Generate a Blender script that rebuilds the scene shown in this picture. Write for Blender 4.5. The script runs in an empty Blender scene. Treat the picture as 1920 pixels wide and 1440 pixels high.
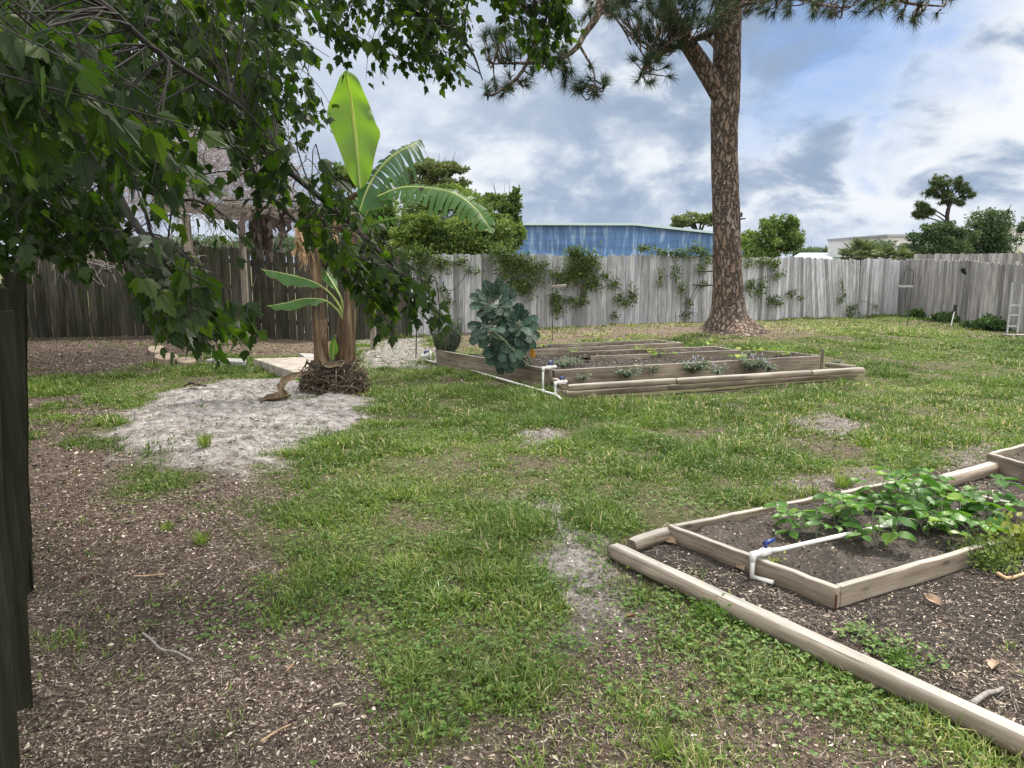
import bpy, math, random
import numpy as np
from mathutils import Vector, Matrix, Quaternion
rad = math.radians
SC = bpy.context.scene
COL = SC.collection
random.seed(11); RNG = np.random.default_rng(11)

# ------------------------------------------------------------------ camera
F_PX, CX, CY, HOR, CAMH = 1400.0, 960.0, 720.0, 495.0, 1.65
PITCH = math.atan((CY-HOR)/F_PX)
cam = bpy.data.objects.new('camera', bpy.data.cameras.new('camera')); COL.objects.link(cam)
cam.location = (0, 0, CAMH); cam.rotation_euler = (rad(90)-PITCH, 0, 0)
cam.data.sensor_width = 36; cam.data.lens = 36*F_PX/1920
cam.data.clip_start = 0.05; cam.data.clip_end = 6000
SC.camera = cam

# ------------------------------------------------------------------ light
SUN_EL, SUN_AZ = 60, 42          # azimuth from +Y towards +X
sv = Vector((math.sin(rad(SUN_AZ))*math.cos(rad(SUN_EL)), math.cos(rad(SUN_AZ))*math.cos(rad(SUN_EL)), math.sin(rad(SUN_EL))))
sl = bpy.data.lights.new('sun', 'SUN'); sl.energy = 4.9; sl.angle = rad(8); sl.color = (1, .93, .82)
sun = bpy.data.objects.new('sun', sl); COL.objects.link(sun); sun.rotation_euler = sv.to_track_quat('Z', 'Y').to_euler()
SC.view_settings.view_transform = 'Standard'; SC.view_settings.look = 'None'
SC.view_settings.exposure = 0.46; SC.view_settings.gamma = 1

def pix_dir(px, py):
    a, b = (px-CX)/F_PX, (CY-py)/F_PX
    c, s = math.cos(PITCH), math.sin(PITCH)
    return Vector((a, c + b*s, -s + b*c))
def G(px, py, z=0.0):             # where the sight line meets the level z
    d = pix_dir(px, py); t = (z-CAMH)/d.z
    return Vector((d.x*t, d.y*t, z))
def D(px, py, Y):                 # point at distance Y in front of the camera
    d = pix_dir(px, py); t = Y/d.y
    return Vector((d.x*t, Y, CAMH+d.z*t))

W = bpy.data.worlds.new('World'); SC.world = W; W.use_nodes = True
def nodes_of(nt):
    N, L = nt.nodes, nt.links
    def n(t, **k):
        q = N.new(t)
        for a, b in k.items():
            if a == 'inp':
                for i, v in b.items(): q.inputs[i].default_value = v
            else: setattr(q, a, b)
        return q
    return n, (lambda a, b: L.new(a, b))
def ramp(n, stops, interp='LINEAR'):
    r = n('ShaderNodeValToRGB'); e = r.color_ramp.elements; r.color_ramp.interpolation = interp
    while len(e) < len(stops): e.new(.5)
    for i, (p, c) in enumerate(stops):
        e[i].position = p; e[i].color = (c[0], c[1], c[2], 1) if not isinstance(c, (int, float)) else (c, c, c, 1)
    return r
def world():
    nt = W.node_tree; nt.nodes.clear(); n, L = nodes_of(nt)
    out = n('ShaderNodeOutputWorld'); bg = n('ShaderNodeBackground'); L(bg.outputs[0], out.inputs[0])
    tc = n('ShaderNodeTexCoord')
    nrm = n('ShaderNodeVectorMath', operation='NORMALIZE'); L(tc.outputs['Generated'], nrm.inputs[0])
    sep = n('ShaderNodeSeparateXYZ'); L(nrm.outputs[0], sep.inputs[0])
    def M(op, a, b=None, c=None, clamp=False):
        m = n('ShaderNodeMath', operation=op); m.use_clamp = clamp
        for i, v in enumerate((a, b, c)):
            if v is None: continue
            if isinstance(v, (int, float)): m.inputs[i].default_value = v
            else: L(v, m.inputs[i])
        return m.outputs[0]
    def MR(v, a, b, c=0., d=1.):
        m = n('ShaderNodeMapRange', interpolation_type='SMOOTHSTEP'); L(v, m.inputs[0])
        for i, q in enumerate((a, b, c, d)): m.inputs[i+1].default_value = q
        return m.outputs[0]
    def mix(f, a, b):
        m = n('ShaderNodeMix', data_type='RGBA')
        if isinstance(f, (int, float)): m.inputs[0].default_value = f
        else: L(f, m.inputs[0])
        for i, v in ((6, a), (7, b)):
            if isinstance(v, tuple): m.inputs[i].default_value = (*v, 1)
            else: L(v, m.inputs[i])
        return m.outputs[2]
    sky = n('ShaderNodeTexSky', sky_type='NISHITA'); sky.sun_disc = False
    sky.sun_elevation = rad(SUN_EL); sky.sun_rotation = rad(SUN_AZ); sky.air_density = 1.0; sky.dust_density = .6
    skyc = n('ShaderNodeVectorMath', operation='SCALE'); L(sky.outputs[0], skyc.inputs[0]); skyc.inputs['Scale'].default_value = .085
    z = M('MAXIMUM', sep.outputs[2], 0.0)
    zz = M('ADD', z, .17)
    u = M('DIVIDE', sep.outputs[0], zz); v = M('DIVIDE', sep.outputs[1], zz)
    # clouds drift in bands: shear so the bands climb to the right
    com = n('ShaderNodeCombineXYZ')
    L(M('ADD', M('MULTIPLY', u, .62), M('MULTIPLY', v, .1)), com.inputs[0]); L(v, com.inputs[1])
    wn = n('ShaderNodeTexNoise', noise_dimensions='3D'); wn.inputs['Scale'].default_value = 1.0; wn.inputs['Detail'].default_value = 3
    L(com.outputs[0], wn.inputs['Vector'])
    wa = n('ShaderNodeVectorMath', operation='SCALE'); L(wn.outputs['Color'], wa.inputs[0]); wa.inputs['Scale'].default_value = .55
    wb = n('ShaderNodeVectorMath', operation='ADD'); L(com.outputs[0], wb.inputs[0]); L(wa.outputs[0], wb.inputs[1])
    def noise(vec, sc, det, ro, off=(0, 0, 0), scl=(1, 1, 1)):
        mp = n('ShaderNodeMapping'); mp.inputs['Location'].default_value = off; mp.inputs['Scale'].default_value = scl
        L(vec, mp.inputs[0])
        t = n('ShaderNodeTexNoise'); t.inputs['Scale'].default_value = sc; t.inputs['Detail'].default_value = det
        t.inputs['Roughness'].default_value = ro; L(mp.outputs[0], t.inputs['Vector']); t.inputs['Distortion'].default_value = .35; return t.outputs['Fac']
    big = noise(wb.outputs[0], 1.25, 7, .5, (3.1, 1.7, 0), (1, .8, 1))
    # billows in direction space, so heads of cloud keep their height near the horizon
    bil = noise(nrm.outputs[0], 9.5, 9, .55, (.6, .2, .9), (1, 1, 1.75))
    fine = noise(nrm.outputs[0], 19, 7, .6, (4, 2, 1), (1, 1, 1.6))
    mp = n('ShaderNodeMapping'); mp.inputs['Rotation'].default_value = (0, rad(32), 0); mp.inputs['Scale'].default_value = (1, 1, 2.0); mp.inputs['Location'].default_value = (.3, .1, .45); L(nrm.outputs[0], mp.inputs[0])
    bn = n('ShaderNodeTexNoise'); bn.inputs['Scale'].default_value = 3.6; bn.inputs['Detail'].default_value = 6; bn.inputs['Roughness'].default_value = .5; bn.inputs['Distortion'].default_value = .5; L(mp.outputs[0], bn.inputs['Vector'])
    comb = M('ADD', M('ADD', M('ADD', M('MULTIPLY', big, .16), M('MULTIPLY', bil, .62)), M('MULTIPLY', fine, .24)), M('MULTIPLY', bn.outputs['Fac'], .34))
    d2 = n('ShaderNodeVectorMath', operation='DOT_PRODUCT'); L(nrm.outputs[0], d2.inputs[0]); d2.inputs[1].default_value = pix_dir(1800, 290).normalized()
    comb = M('ADD', comb, MR(M('ADD', d2.outputs['Value'], M('MULTIPLY', M('SUBTRACT', bil, .5), .08)), .975, .999, -.03, .055))
    shade = ramp(n, [(.0, (.245, .315, .43)), (.25, (.30, .37, .48)), (.45, (.385, .45, .545)), (.62, (.475, .53, .605)), (.8, (.58, .625, .68)), (1, (.69, .71, .735))])
    L(MR(comb, .53, .83), shade.inputs[0])
    # thin even veil higher up on the left, whiter than the heaped cloud
    veil = M('MULTIPLY', MR(sep.outputs[0], .22, -.30), MR(z, .06, .2))
    cl = mix(M('MULTIPLY', veil, .72), shade.outputs[0], (.54, .60, .68))
    low = MR(z, .09, .0)
    cl = mix(M('MULTIPLY', low, .55), cl, (.46, .53, .65))
    # a gap of open blue up on the right
    hd = pix_dir(1580, 80).normalized()
    dt = n('ShaderNodeVectorMath', operation='DOT_PRODUCT'); L(nrm.outputs[0], dt.inputs[0]); dt.inputs[1].default_value = hd
    gap = M('MULTIPLY', MR(M('ADD', dt.outputs['Value'], M('MULTIPLY', M('SUBTRACT', bil, .5), .05)), .986, 1.004), .72)
    blue = mix(.75, skyc.outputs[0], (.17, .32, .66))
    cl = mix(gap, cl, blue)
    # overcast skies are brightest overhead; added brightness behind the camera lights the fence
    cl = mix(M('MAXIMUM', MR(z, .36, .6), MR(sep.outputs[1], .1, -.5)), cl, (.66, .655, .64))
    up = M('ADD', MR(z, .36, .8, 1.0, 2.35), MR(sep.outputs[1], .1, -.8, 0., 1.5))
    fin = n('ShaderNodeVectorMath', operation='SCALE'); L(cl, fin.inputs[0]); L(up, fin.inputs['Scale'])
    L(fin.outputs[0], bg.inputs[0]); bg.inputs[1].default_value = 1.0
world()

# ------------------------------------------------------------------ helpers: tags, meshes
def tag(o, label=None, cat=None, group=None, kind=None):
    if label: o['label'] = label
    if cat: o['category'] = cat
    if group: o['group'] = group
    if kind: o['kind'] = kind
    return o
def thing(name, label, cat, loc=(0, 0, 0), group=None):
    o = bpy.data.objects.new(name, None); COL.objects.link(o); o.location = loc; o.empty_display_size = .2
    return tag(o, label, cat, group)
def mk(name, V, F, mat, parent=None, rnd=None, uv=None, smooth=False, loc=None, col=None):
    """V (n,3) world; F list of index arrays of equal width (or ragged python lists). Origin at loc / parent."""
    V = np.asarray(V, dtype=np.float32)
    if isinstance(F, np.ndarray): F = [F]
    me = bpy.data.meshes.new(name)
    org = np.array(loc if loc is not None else (parent.location if parent is not None else (0, 0, 0)), dtype=np.float32)
    W_ = V - org
    flat, tot = [], []
    for f in F:
        if isinstance(f, np.ndarray):
            if f.size == 0: continue
            flat.append(f.reshape(-1)); tot.append(np.full(f.shape[0], f.shape[1]))
        else:
            flat.append(np.array(f)); tot.append(np.array([len(f)]))
    flat = np.concatenate(flat).astype(np.int32); tot = np.concatenate(tot).astype(np.int32)
    me.vertices.add(len(V)); me.vertices.foreach_set('co', W_.reshape(-1))
    me.loops.add(len(flat)); me.loops.foreach_set('vertex_index', flat)
    me.polygons.add(len(tot)); st = np.zeros(len(tot), np.int32); st[1:] = np.cumsum(tot)[:-1]
    me.polygons.foreach_set('loop_start', st); me.polygons.foreach_set('loop_total', tot)
    me.polygons.foreach_set('use_smooth', np.full(len(tot), smooth))
    if rnd is not None:
        a = me.attributes.new('rnd', 'FLOAT', 'POINT'); a.data.foreach_set('value', np.asarray(rnd, dtype=np.float32))
    if col is not None:
        a = me.attributes.new('mask', 'FLOAT_COLOR', 'POINT'); a.data.foreach_set('color', np.asarray(col, dtype=np.float32).reshape(-1))
    if uv is not None:
        a = me.attributes.new('luv', 'FLOAT_VECTOR', 'POINT'); a.data.foreach_set('vector', np.asarray(uv, dtype=np.float32).reshape(-1))
    me.update(calc_edges=True); me.validate()
    if mat: me.materials.append(mat)
    o = bpy.data.objects.new(name, me); COL.objects.link(o)
    if parent is not None:
        o.parent = parent
        if loc is not None: o.location = Vector(loc)-parent.location
    elif loc is not None: o.location = loc
    return o
class Geo:
    def __init__(s): s.V = []; s.F = []; s.R = []; s.U = []; s.n = 0
    def add(s, V, F, r=None, uv=None):
        V = np.asarray(V, dtype=float)
        for f in (F if isinstance(F, list) else [F]):
            s.F.append((f+s.n) if isinstance(f, np.ndarray) else [i+s.n for i in f])
        s.V.append(V); s.n += len(V)
        s.R.append(np.full(len(V), random.random()) if r is None else (np.full(len(V), r) if np.isscalar(r) else r))
        s.U.append(np.zeros((len(V), 3)) if uv is None else uv)
        return s
    def obj(s, name, mat, parent=None, smooth=False, loc=None):
        return mk(name, np.concatenate(s.V), s.F, mat, parent, np.concatenate(s.R), np.concatenate(s.U), smooth, loc)
def inst(TV, TF, pos, R, sc):
    """copies of a template: pos (m,3), R (m,3,3) columns = axes, sc (m,) or (m,3)"""
    TV = np.asarray(TV, float); m, k = len(pos), len(TV)
    sc = np.asarray(sc, float); sc = sc[:, None] if sc.ndim == 1 else sc
    V = np.einsum('mij,mkj->mki', R, TV[None]*sc[:, None, :]) + pos[:, None, :]
    off = (np.arange(m)*k)[:, None, None]
    F = [(f[None]+off).reshape(-1, f.shape[1]) for f in TF]
    return V.reshape(-1, 3), F
def frames(ydir, roll):
    """rotation matrices whose Y column is ydir, rolled by roll about it"""
    y = ydir/np.linalg.norm(ydir, axis=1, keepdims=True)
    ref = np.where(np.abs(y[:, 2:3]) > .95, np.array([[1., 0, 0]]), np.array([[0, 0, 1.]]))
    x = np.cross(y, ref); x /= np.linalg.norm(x, axis=1, keepdims=True); z = np.cross(x, y)
    c, s_ = np.cos(roll)[:, None], np.sin(roll)[:, None]
    x2 = x*c+z*s_; z2 = -x*s_+z*c
    return np.stack([x2, y, z2], axis=2)
def tube(pts, rr, n=6, cap=True, close=None):
    P = np.array([tuple(p) for p in pts], float); m = len(P)
    rr = np.full(m, rr) if np.isscalar(rr) else np.asarray(rr, float)
    T = np.gradient(P, axis=0); T /= (np.linalg.norm(T, axis=1, keepdims=True)+1e-9)
    ref = np.array([0, 0, 1.]) if abs(T[0][2]) < .9 else np.array([1., 0, 0])
    V = []
    x = np.cross(T[0], ref); x /= np.linalg.norm(x)
    for i in range(m):
        x = x-T[i]*np.dot(x, T[i]); x /= np.linalg.norm(x); y = np.cross(T[i], x)
        for k in range(n):
            a = 2*math.pi*k/n; V.append(P[i]+rr[i]*(x*math.cos(a)+y*math.sin(a)))
    F = np.array([[i*n+k, i*n+(k+1) % n, (i+1)*n+(k+1) % n, (i+1)*n+k] for i in range(m-1) for k in range(n)])
    FF = [F]
    if cap: FF += [np.array([list(range(n))[::-1]]), np.array([[(m-1)*n+k for k in range(n)]])]
    return np.array(V), FF
def curve_pts(ctrl, m=20):
    """Catmull-Rom through control points"""
    C = [Vector(c) for c in ctrl]; C = [C[0]*2-C[1]]+C+[C[-1]*2-C[-2]]
    out = []; seg = len(C)-3
    for j in range(m+1):
        t = j/m*seg; i = min(int(t), seg-1); f = t-i
        a, b, c, d = C[i:i+4]
        out.append(.5*((2*b)+(c-a)*f+(2*a-5*b+4*c-d)*f*f+(3*b-a-3*c+d)*f**3))
    return out
def boxv(lo, hi):
    x0, y0, z0 = lo; x1, y1, z1 = hi
    V = [(x0, y0, z0), (x1, y0, z0), (x1, y1, z0), (x0, y1, z0), (x0, y0, z1), (x1, y0, z1), (x1, y1, z1), (x0, y1, z1)]
    F = np.array([[0, 3, 2, 1], [4, 5, 6, 7], [0, 1, 5, 4], [1, 2, 6, 5], [2, 3, 7, 6], [3, 0, 4, 7]])
    return np.array(V, float), F
# lattice value noise
def vn(x, y, s, seed=0):
    x = np.asarray(x, float)*s+seed*17.31; y = np.asarray(y, float)*s+seed*5.77
    xi, yi = np.floor(x).astype(np.int64), np.floor(y).astype(np.int64); fx, fy = x-xi, y-yi
    fx, fy = fx*fx*(3-2*fx), fy*fy*(3-2*fy)
    def h(a, b):
        v = (a*374761393+b*668265263+seed*974711) & 0xffffffff
        v = ((v ^ (v >> 13))*1274126177) & 0xffffffff
        return ((v ^ (v >> 16)) & 0xffff)/65535.
    return (h(xi, yi)*(1-fx)+h(xi+1, yi)*fx)*(1-fy)+(h(xi, yi+1)*(1-fx)+h(xi+1, yi+1)*fx)*fy
def fbm(x, y, s, o=4, seed=0):
    t = 0; a = .5; tot = 0
    for i in range(o):
        t = t+a*vn(x, y, s*2**i, seed+i); tot += a; a *= .5
    return t/tot
def sstep(a, b, x):
    t = np.clip((x-a)/(b-a), 0, 1); return t*t*(3-2*t)
def sdist(x, y, poly):
    """signed distance to polygon, positive inside"""
    x = np.asarray(x, float); y = np.asarray(y, float)
    P = np.array([(p[0], p[1]) for p in poly]); n = len(P)
    d = np.full(x.shape, 1e9); ins = np.zeros(x.shape, bool)
    for i in range(n):
        ax, ay = P[i]; bx, by = P[(i+1) % n]; ex, ey = bx-ax, by-ay
        t = np.clip(((x-ax)*ex+(y-ay)*ey)/(ex*ex+ey*ey+1e-12), 0, 1)
        d = np.minimum(d, (x-ax-t*ex)**2+(y-ay-t*ey)**2)
        c = ((ay > y) != (by > y)) & (x < (bx-ax)*(y-ay)/((by-ay) if abs(by-ay) > 1e-12 else 1e-12)+ax)
        ins ^= c
    d = np.sqrt(d); return np.where(ins, d, -d)
def gp(*pts): return [G(a, b) for a, b in pts]

# ------------------------------------------------------------------ materials
def new_mat(name):
    m = bpy.data.materials.new(name); m.use_nodes = True; nt = m.node_tree
    n, L = nodes_of(nt); b = nt.nodes['Principled BSDF']; return m, nt, n, L, b
def tex(n, L, kind, vec, scale, detail=4, rough=.55, mscale=None, **k):
    if mscale is not None:
        mp = n('ShaderNodeMapping'); mp.inputs['Scale'].default_value = mscale; L(vec, mp.inputs[0]); vec = mp.outputs[0]
    t = n('ShaderNodeTexNoise' if kind == 'n' else 'ShaderNodeTexVoronoi', **k); t.inputs['Scale'].default_value = scale
    if kind == 'n': t.inputs['Detail'].default_value = detail; t.inputs['Roughness'].default_value = rough
    L(vec, t.inputs['Vector']); return t
def cmix(n, L, f, a, b, blend='MIX'):
    m = n('ShaderNodeMix', data_type='RGBA', blend_type=blend)
    if isinstance(f, (int, float)): m.inputs[0].default_value = f
    else: L(f, m.inputs[0])
    for i, v in ((6, a), (7, b)):
        if isinstance(v, tuple): m.inputs[i].default_value = (*v, 1)
        else: L(v, m.inputs[i])
    return m.outputs[2]
def bump(n, L, b, h, strength=.5, dist=.01):
    bp = n('ShaderNodeBump'); bp.inputs['Strength'].default_value = strength; bp.inputs['Distance'].default_value = dist
    L(h, bp.inputs['Height']); L(bp.outputs[0], b.inputs['Normal'])
def attr(n, name, out='Fac'):
    a = n('ShaderNodeAttribute'); a.attribute_name = name; return a.outputs[out]
def plain(name, c, rough=.6, metal=0., var=.25, scale=12):
    m, nt, n, L, b = new_mat(name); tc = n('ShaderNodeTexCoord')
    t = tex(n, L, 'n', tc.outputs['Object'], scale, 5)
    r = ramp(n, [(.3, tuple(q*(1-var) for q in c)), (.7, tuple(min(1, q*(1+var)) for q in c))]); L(t.outputs['Fac'], r.inputs[0])
    L(r.outputs[0], b.inputs['Base Color']); b.inputs['Roughness'].default_value = rough; b.inputs['Metallic'].default_value = metal
    bump(n, L, b, t.outputs['Fac'], .25, .004); return m
def wood(name, c1, c2, c3, grain=(1.2, 26, 26), knots=True, stain=.5, rough=.85, bs=.5):
    """long axis is local X; c1 dark grain, c2 main, c3 pale grain"""
    m, nt, n, L, b = new_mat(name); tc = n('ShaderNodeTexCoord'); oi = n('ShaderNodeObjectInfo')
    v = n('ShaderNodeVectorMath', operation='ADD'); L(tc.outputs['Object'], v.inputs[0])
    mu = n('ShaderNodeVectorMath', operation='SCALE'); mu.inputs['Scale'].default_value = 37.0
    cm = n('ShaderNodeCombineXYZ'); L(oi.outputs['Random'], cm.inputs[0]); L(oi.outputs['Random'], cm.inputs[1]); L(cm.outputs[0], mu.inputs[0])
    L(mu.outputs[0], v.inputs[1]); vec = v.outputs[0]
    g = tex(n, L, 'n', vec, 1.0, 6, .65, mscale=grain, noise_dimensions='3D'); g.inputs['Distortion'].default_value = .6
    r = ramp(n, [(.28, c1), (.5, c2), (.72, c3)]); L(g.outputs['Fac'], r.inputs[0]); c = r.outputs[0]
    s = tex(n, L, 'n', vec, 2.2, 5, .6, mscale=(.7, 2, 2))
    r2 = ramp(n, [(.35, 1.0-stain), (.65, 1.06)]); L(s.outputs['Fac'], r2.inputs[0])
    c = cmix(n, L, 1.0, c, r2.outputs[0], 'MULTIPLY')
    if knots:
        k = tex(n, L, 'v', vec, 3.4, mscale=(1, 2.0, 2.6)); r3 = ramp(n, [(.03, .18), (.10, .6), (.16, 1.0)]); L(k.outputs['Distance'], r3.inputs[0])
        c = cmix(n, L, .8, c, r3.outputs[0], 'MULTIPLY')
    L(c, b.inputs['Base Color']); b.inputs['Roughness'].default_value = rough; b.inputs['Specular IOR Level'].default_value = .25
    # bleached grey where rain and sun reach the upper faces, with splits along the grain
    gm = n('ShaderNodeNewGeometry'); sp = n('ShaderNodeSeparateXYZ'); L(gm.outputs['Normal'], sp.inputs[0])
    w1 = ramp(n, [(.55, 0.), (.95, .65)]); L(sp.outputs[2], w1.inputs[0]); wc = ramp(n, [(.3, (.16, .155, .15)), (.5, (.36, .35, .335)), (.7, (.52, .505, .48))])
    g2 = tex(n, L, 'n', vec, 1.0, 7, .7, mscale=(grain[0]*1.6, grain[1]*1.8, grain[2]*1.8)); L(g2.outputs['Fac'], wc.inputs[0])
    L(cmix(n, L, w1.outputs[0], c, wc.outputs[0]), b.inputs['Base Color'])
    cr = tex(n, L, 'n', vec, 1.0, 3, .5, mscale=(.8, grain[1]*1.5, grain[2]*1.5)); cr.inputs['Distortion'].default_value = .3; r5 = ramp(n, [(.30, 0.), (.34, 1.)]); L(cr.outputs['Fac'], r5.inputs[0])
    hh = n('ShaderNodeMath', operation='ADD'); L(g.outputs['Fac'], hh.inputs[0]); L(r5.outputs[0], hh.inputs[1])
    bump(n, L, b, hh.outputs[0], bs, .006); return m
def fence_mat(name, dark, mid, pale, green=(.05, .06, .02), gamt=.0, streak=.55):
    m, nt, n, L, b = new_mat(name); tc = n('ShaderNodeTexCoord'); rn = attr(n, 'rnd')
    cm = n('ShaderNodeCombineXYZ'); L(rn, cm.inputs[0]); mu = n('ShaderNodeVectorMath', operation='SCALE'); mu.inputs['Scale'].default_value = 40
    L(cm.outputs[0], mu.inputs[0]); v = n('ShaderNodeVectorMath', operation='ADD'); L(tc.outputs['Object'], v.inputs[0]); L(mu.outputs[0], v.inputs[1]); vec = v.outputs[0]
    g = tex(n, L, 'n', vec, 1.0, 6, .65, mscale=(45, 45, 2.2)); g.inputs['Distortion'].default_value = .5
    r = ramp(n, [(.25, dark), (.5, mid), (.72, pale)]); L(g.outputs['Fac'], r.inputs[0])
    rr = ramp(n, [(0, .5), (.35, .9), (1, 1.3)]); L(rn, rr.inputs[0])
    c = cmix(n, L, 1., r.outputs[0], rr.outputs[0], 'MULTIPLY')
    s = tex(n, L, 'n', vec, 1.0, 5, .6, mscale=(7, 7, .8)); r2 = ramp(n, [(.36, 1-streak), (.6, 1.05)]); L(s.outputs['Fac'], r2.inputs[0])
    c = cmix(n, L, 1., c, r2.outputs[0], 'MULTIPLY')
    k = tex(n, L, 'v', vec, 3.2, mscale=(2.5, 2.5, 1)); r3 = ramp(n, [(.05, .2), (.12, 1.)]); L(k.outputs['Distance'], r3.inputs[0])
    c = cmix(n, L, .7, c, r3.outputs[0], 'MULTIPLY')
    if gamt > 0:
        q = tex(n, L, 'n', tc.outputs['Object'], 1.3, 5, .6, mscale=(1, 1, .6)); r4 = ramp(n, [(.35, 0.), (.65, gamt)]); L(q.outputs['Fac'], r4.inputs[0])
        c = cmix(n, L, r4.outputs[0], c, green)
    L(c, b.inputs['Base Color']); b.inputs['Roughness'].default_value = .9; b.inputs['Specular IOR Level'].default_value = .2
    bump(n, L, b, g.outputs['Fac'], .5, .006); return m
def leafmat(name, stops, transl=.35, rough=.45, spec=.4, tcol=None, vein=None, noise_sc=6):
    """stops: colour ramp over the per-leaf random value"""
    m, nt, n, L, b = new_mat(name); r = ramp(n, stops); rn = attr(n, 'rnd'); L(rn, r.inputs[0]); c = r.outputs[0]
    tc = n('ShaderNodeTexCoord'); t = tex(n, L, 'n', tc.outputs['Object'], noise_sc, 4); r2 = ramp(n, [(.3, .78), (.7, 1.18)]); L(t.outputs['Fac'], r2.inputs[0])
    c = cmix(n, L, 1., c, r2.outputs[0], 'MULTIPLY')
    if vein:
        c = vein(n, L, c, b)
    L(c, b.inputs['Base Color']); b.inputs['Roughness'].default_value = rough; b.inputs['Specular IOR Level'].default_value = spec
    if transl > 0:
        tr = n('ShaderNodeBsdfTranslucent'); g = n('ShaderNodeMix', data_type='RGBA', blend_type='MULTIPLY'); g.inputs[0].default_value = 1
        L(c, g.inputs[6]); g.inputs[7].default_value = (*(tcol or (1.5, 1.7, .7)), 1); L(g.outputs[2], tr.inputs['Color'])
        mx = n('ShaderNodeMixShader'); mx.inputs[0].default_value = transl; L(b.outputs[0], mx.inputs[1]); L(tr.outputs[0], mx.inputs[2])
        L(mx.outputs[0], nt.nodes['Material Output'].inputs['Surface'])
    return m
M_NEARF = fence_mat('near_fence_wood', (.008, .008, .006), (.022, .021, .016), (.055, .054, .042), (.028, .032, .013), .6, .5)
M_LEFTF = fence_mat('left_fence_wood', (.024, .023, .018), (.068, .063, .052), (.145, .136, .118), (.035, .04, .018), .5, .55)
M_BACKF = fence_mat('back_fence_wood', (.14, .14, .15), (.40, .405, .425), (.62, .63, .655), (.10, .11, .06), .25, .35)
M_RIGHTF = fence_mat('right_fence_wood', (.15, .145, .14), (.35, .335, .33), (.54, .53, .52), (.10, .1, .06), .15, .4)
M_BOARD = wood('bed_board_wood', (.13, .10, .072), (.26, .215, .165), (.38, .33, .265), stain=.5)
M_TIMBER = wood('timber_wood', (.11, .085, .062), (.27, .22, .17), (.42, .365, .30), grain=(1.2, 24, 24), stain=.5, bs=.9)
M_OLDWOOD = wood('old_post_wood', (.11, .095, .075), (.24, .21, .17), (.38, .34, .29), stain=.45)
M_REDWOOD = wood('reddish_wood', (.09, .055, .04), (.17, .105, .075), (.26, .18, .13), stain=.4)
M_PVC = plain('white_pvc', (.66, .66, .64), .35, var=.1)
M_BLUEH = plain('blue_plastic', (.012, .03, .16), .35, var=.1)
M_BLACK = plain('black_metal', (.012, .012, .013), .45, var=.2)
M_GREYPL = plain('grey_plastic', (.13, .15, .19), .4, var=.15)
M_CONC = plain('concrete', (.27, .265, .26), .9, var=.22, scale=18)
M_CONC2 = plain('tan_concrete', (.27, .215, .16), .9, var=.3, scale=22)
M_GREYMET = plain('grey_metal', (.3, .3, .31), .5, .4, var=.2)
M_DRY = plain('dry_plant', (.42, .29, .17), .8, var=.4, scale=25)
M_DRYDARK = plain('dry_brown_leaf', (.07, .052, .042), .85, var=.4, scale=20)

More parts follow.
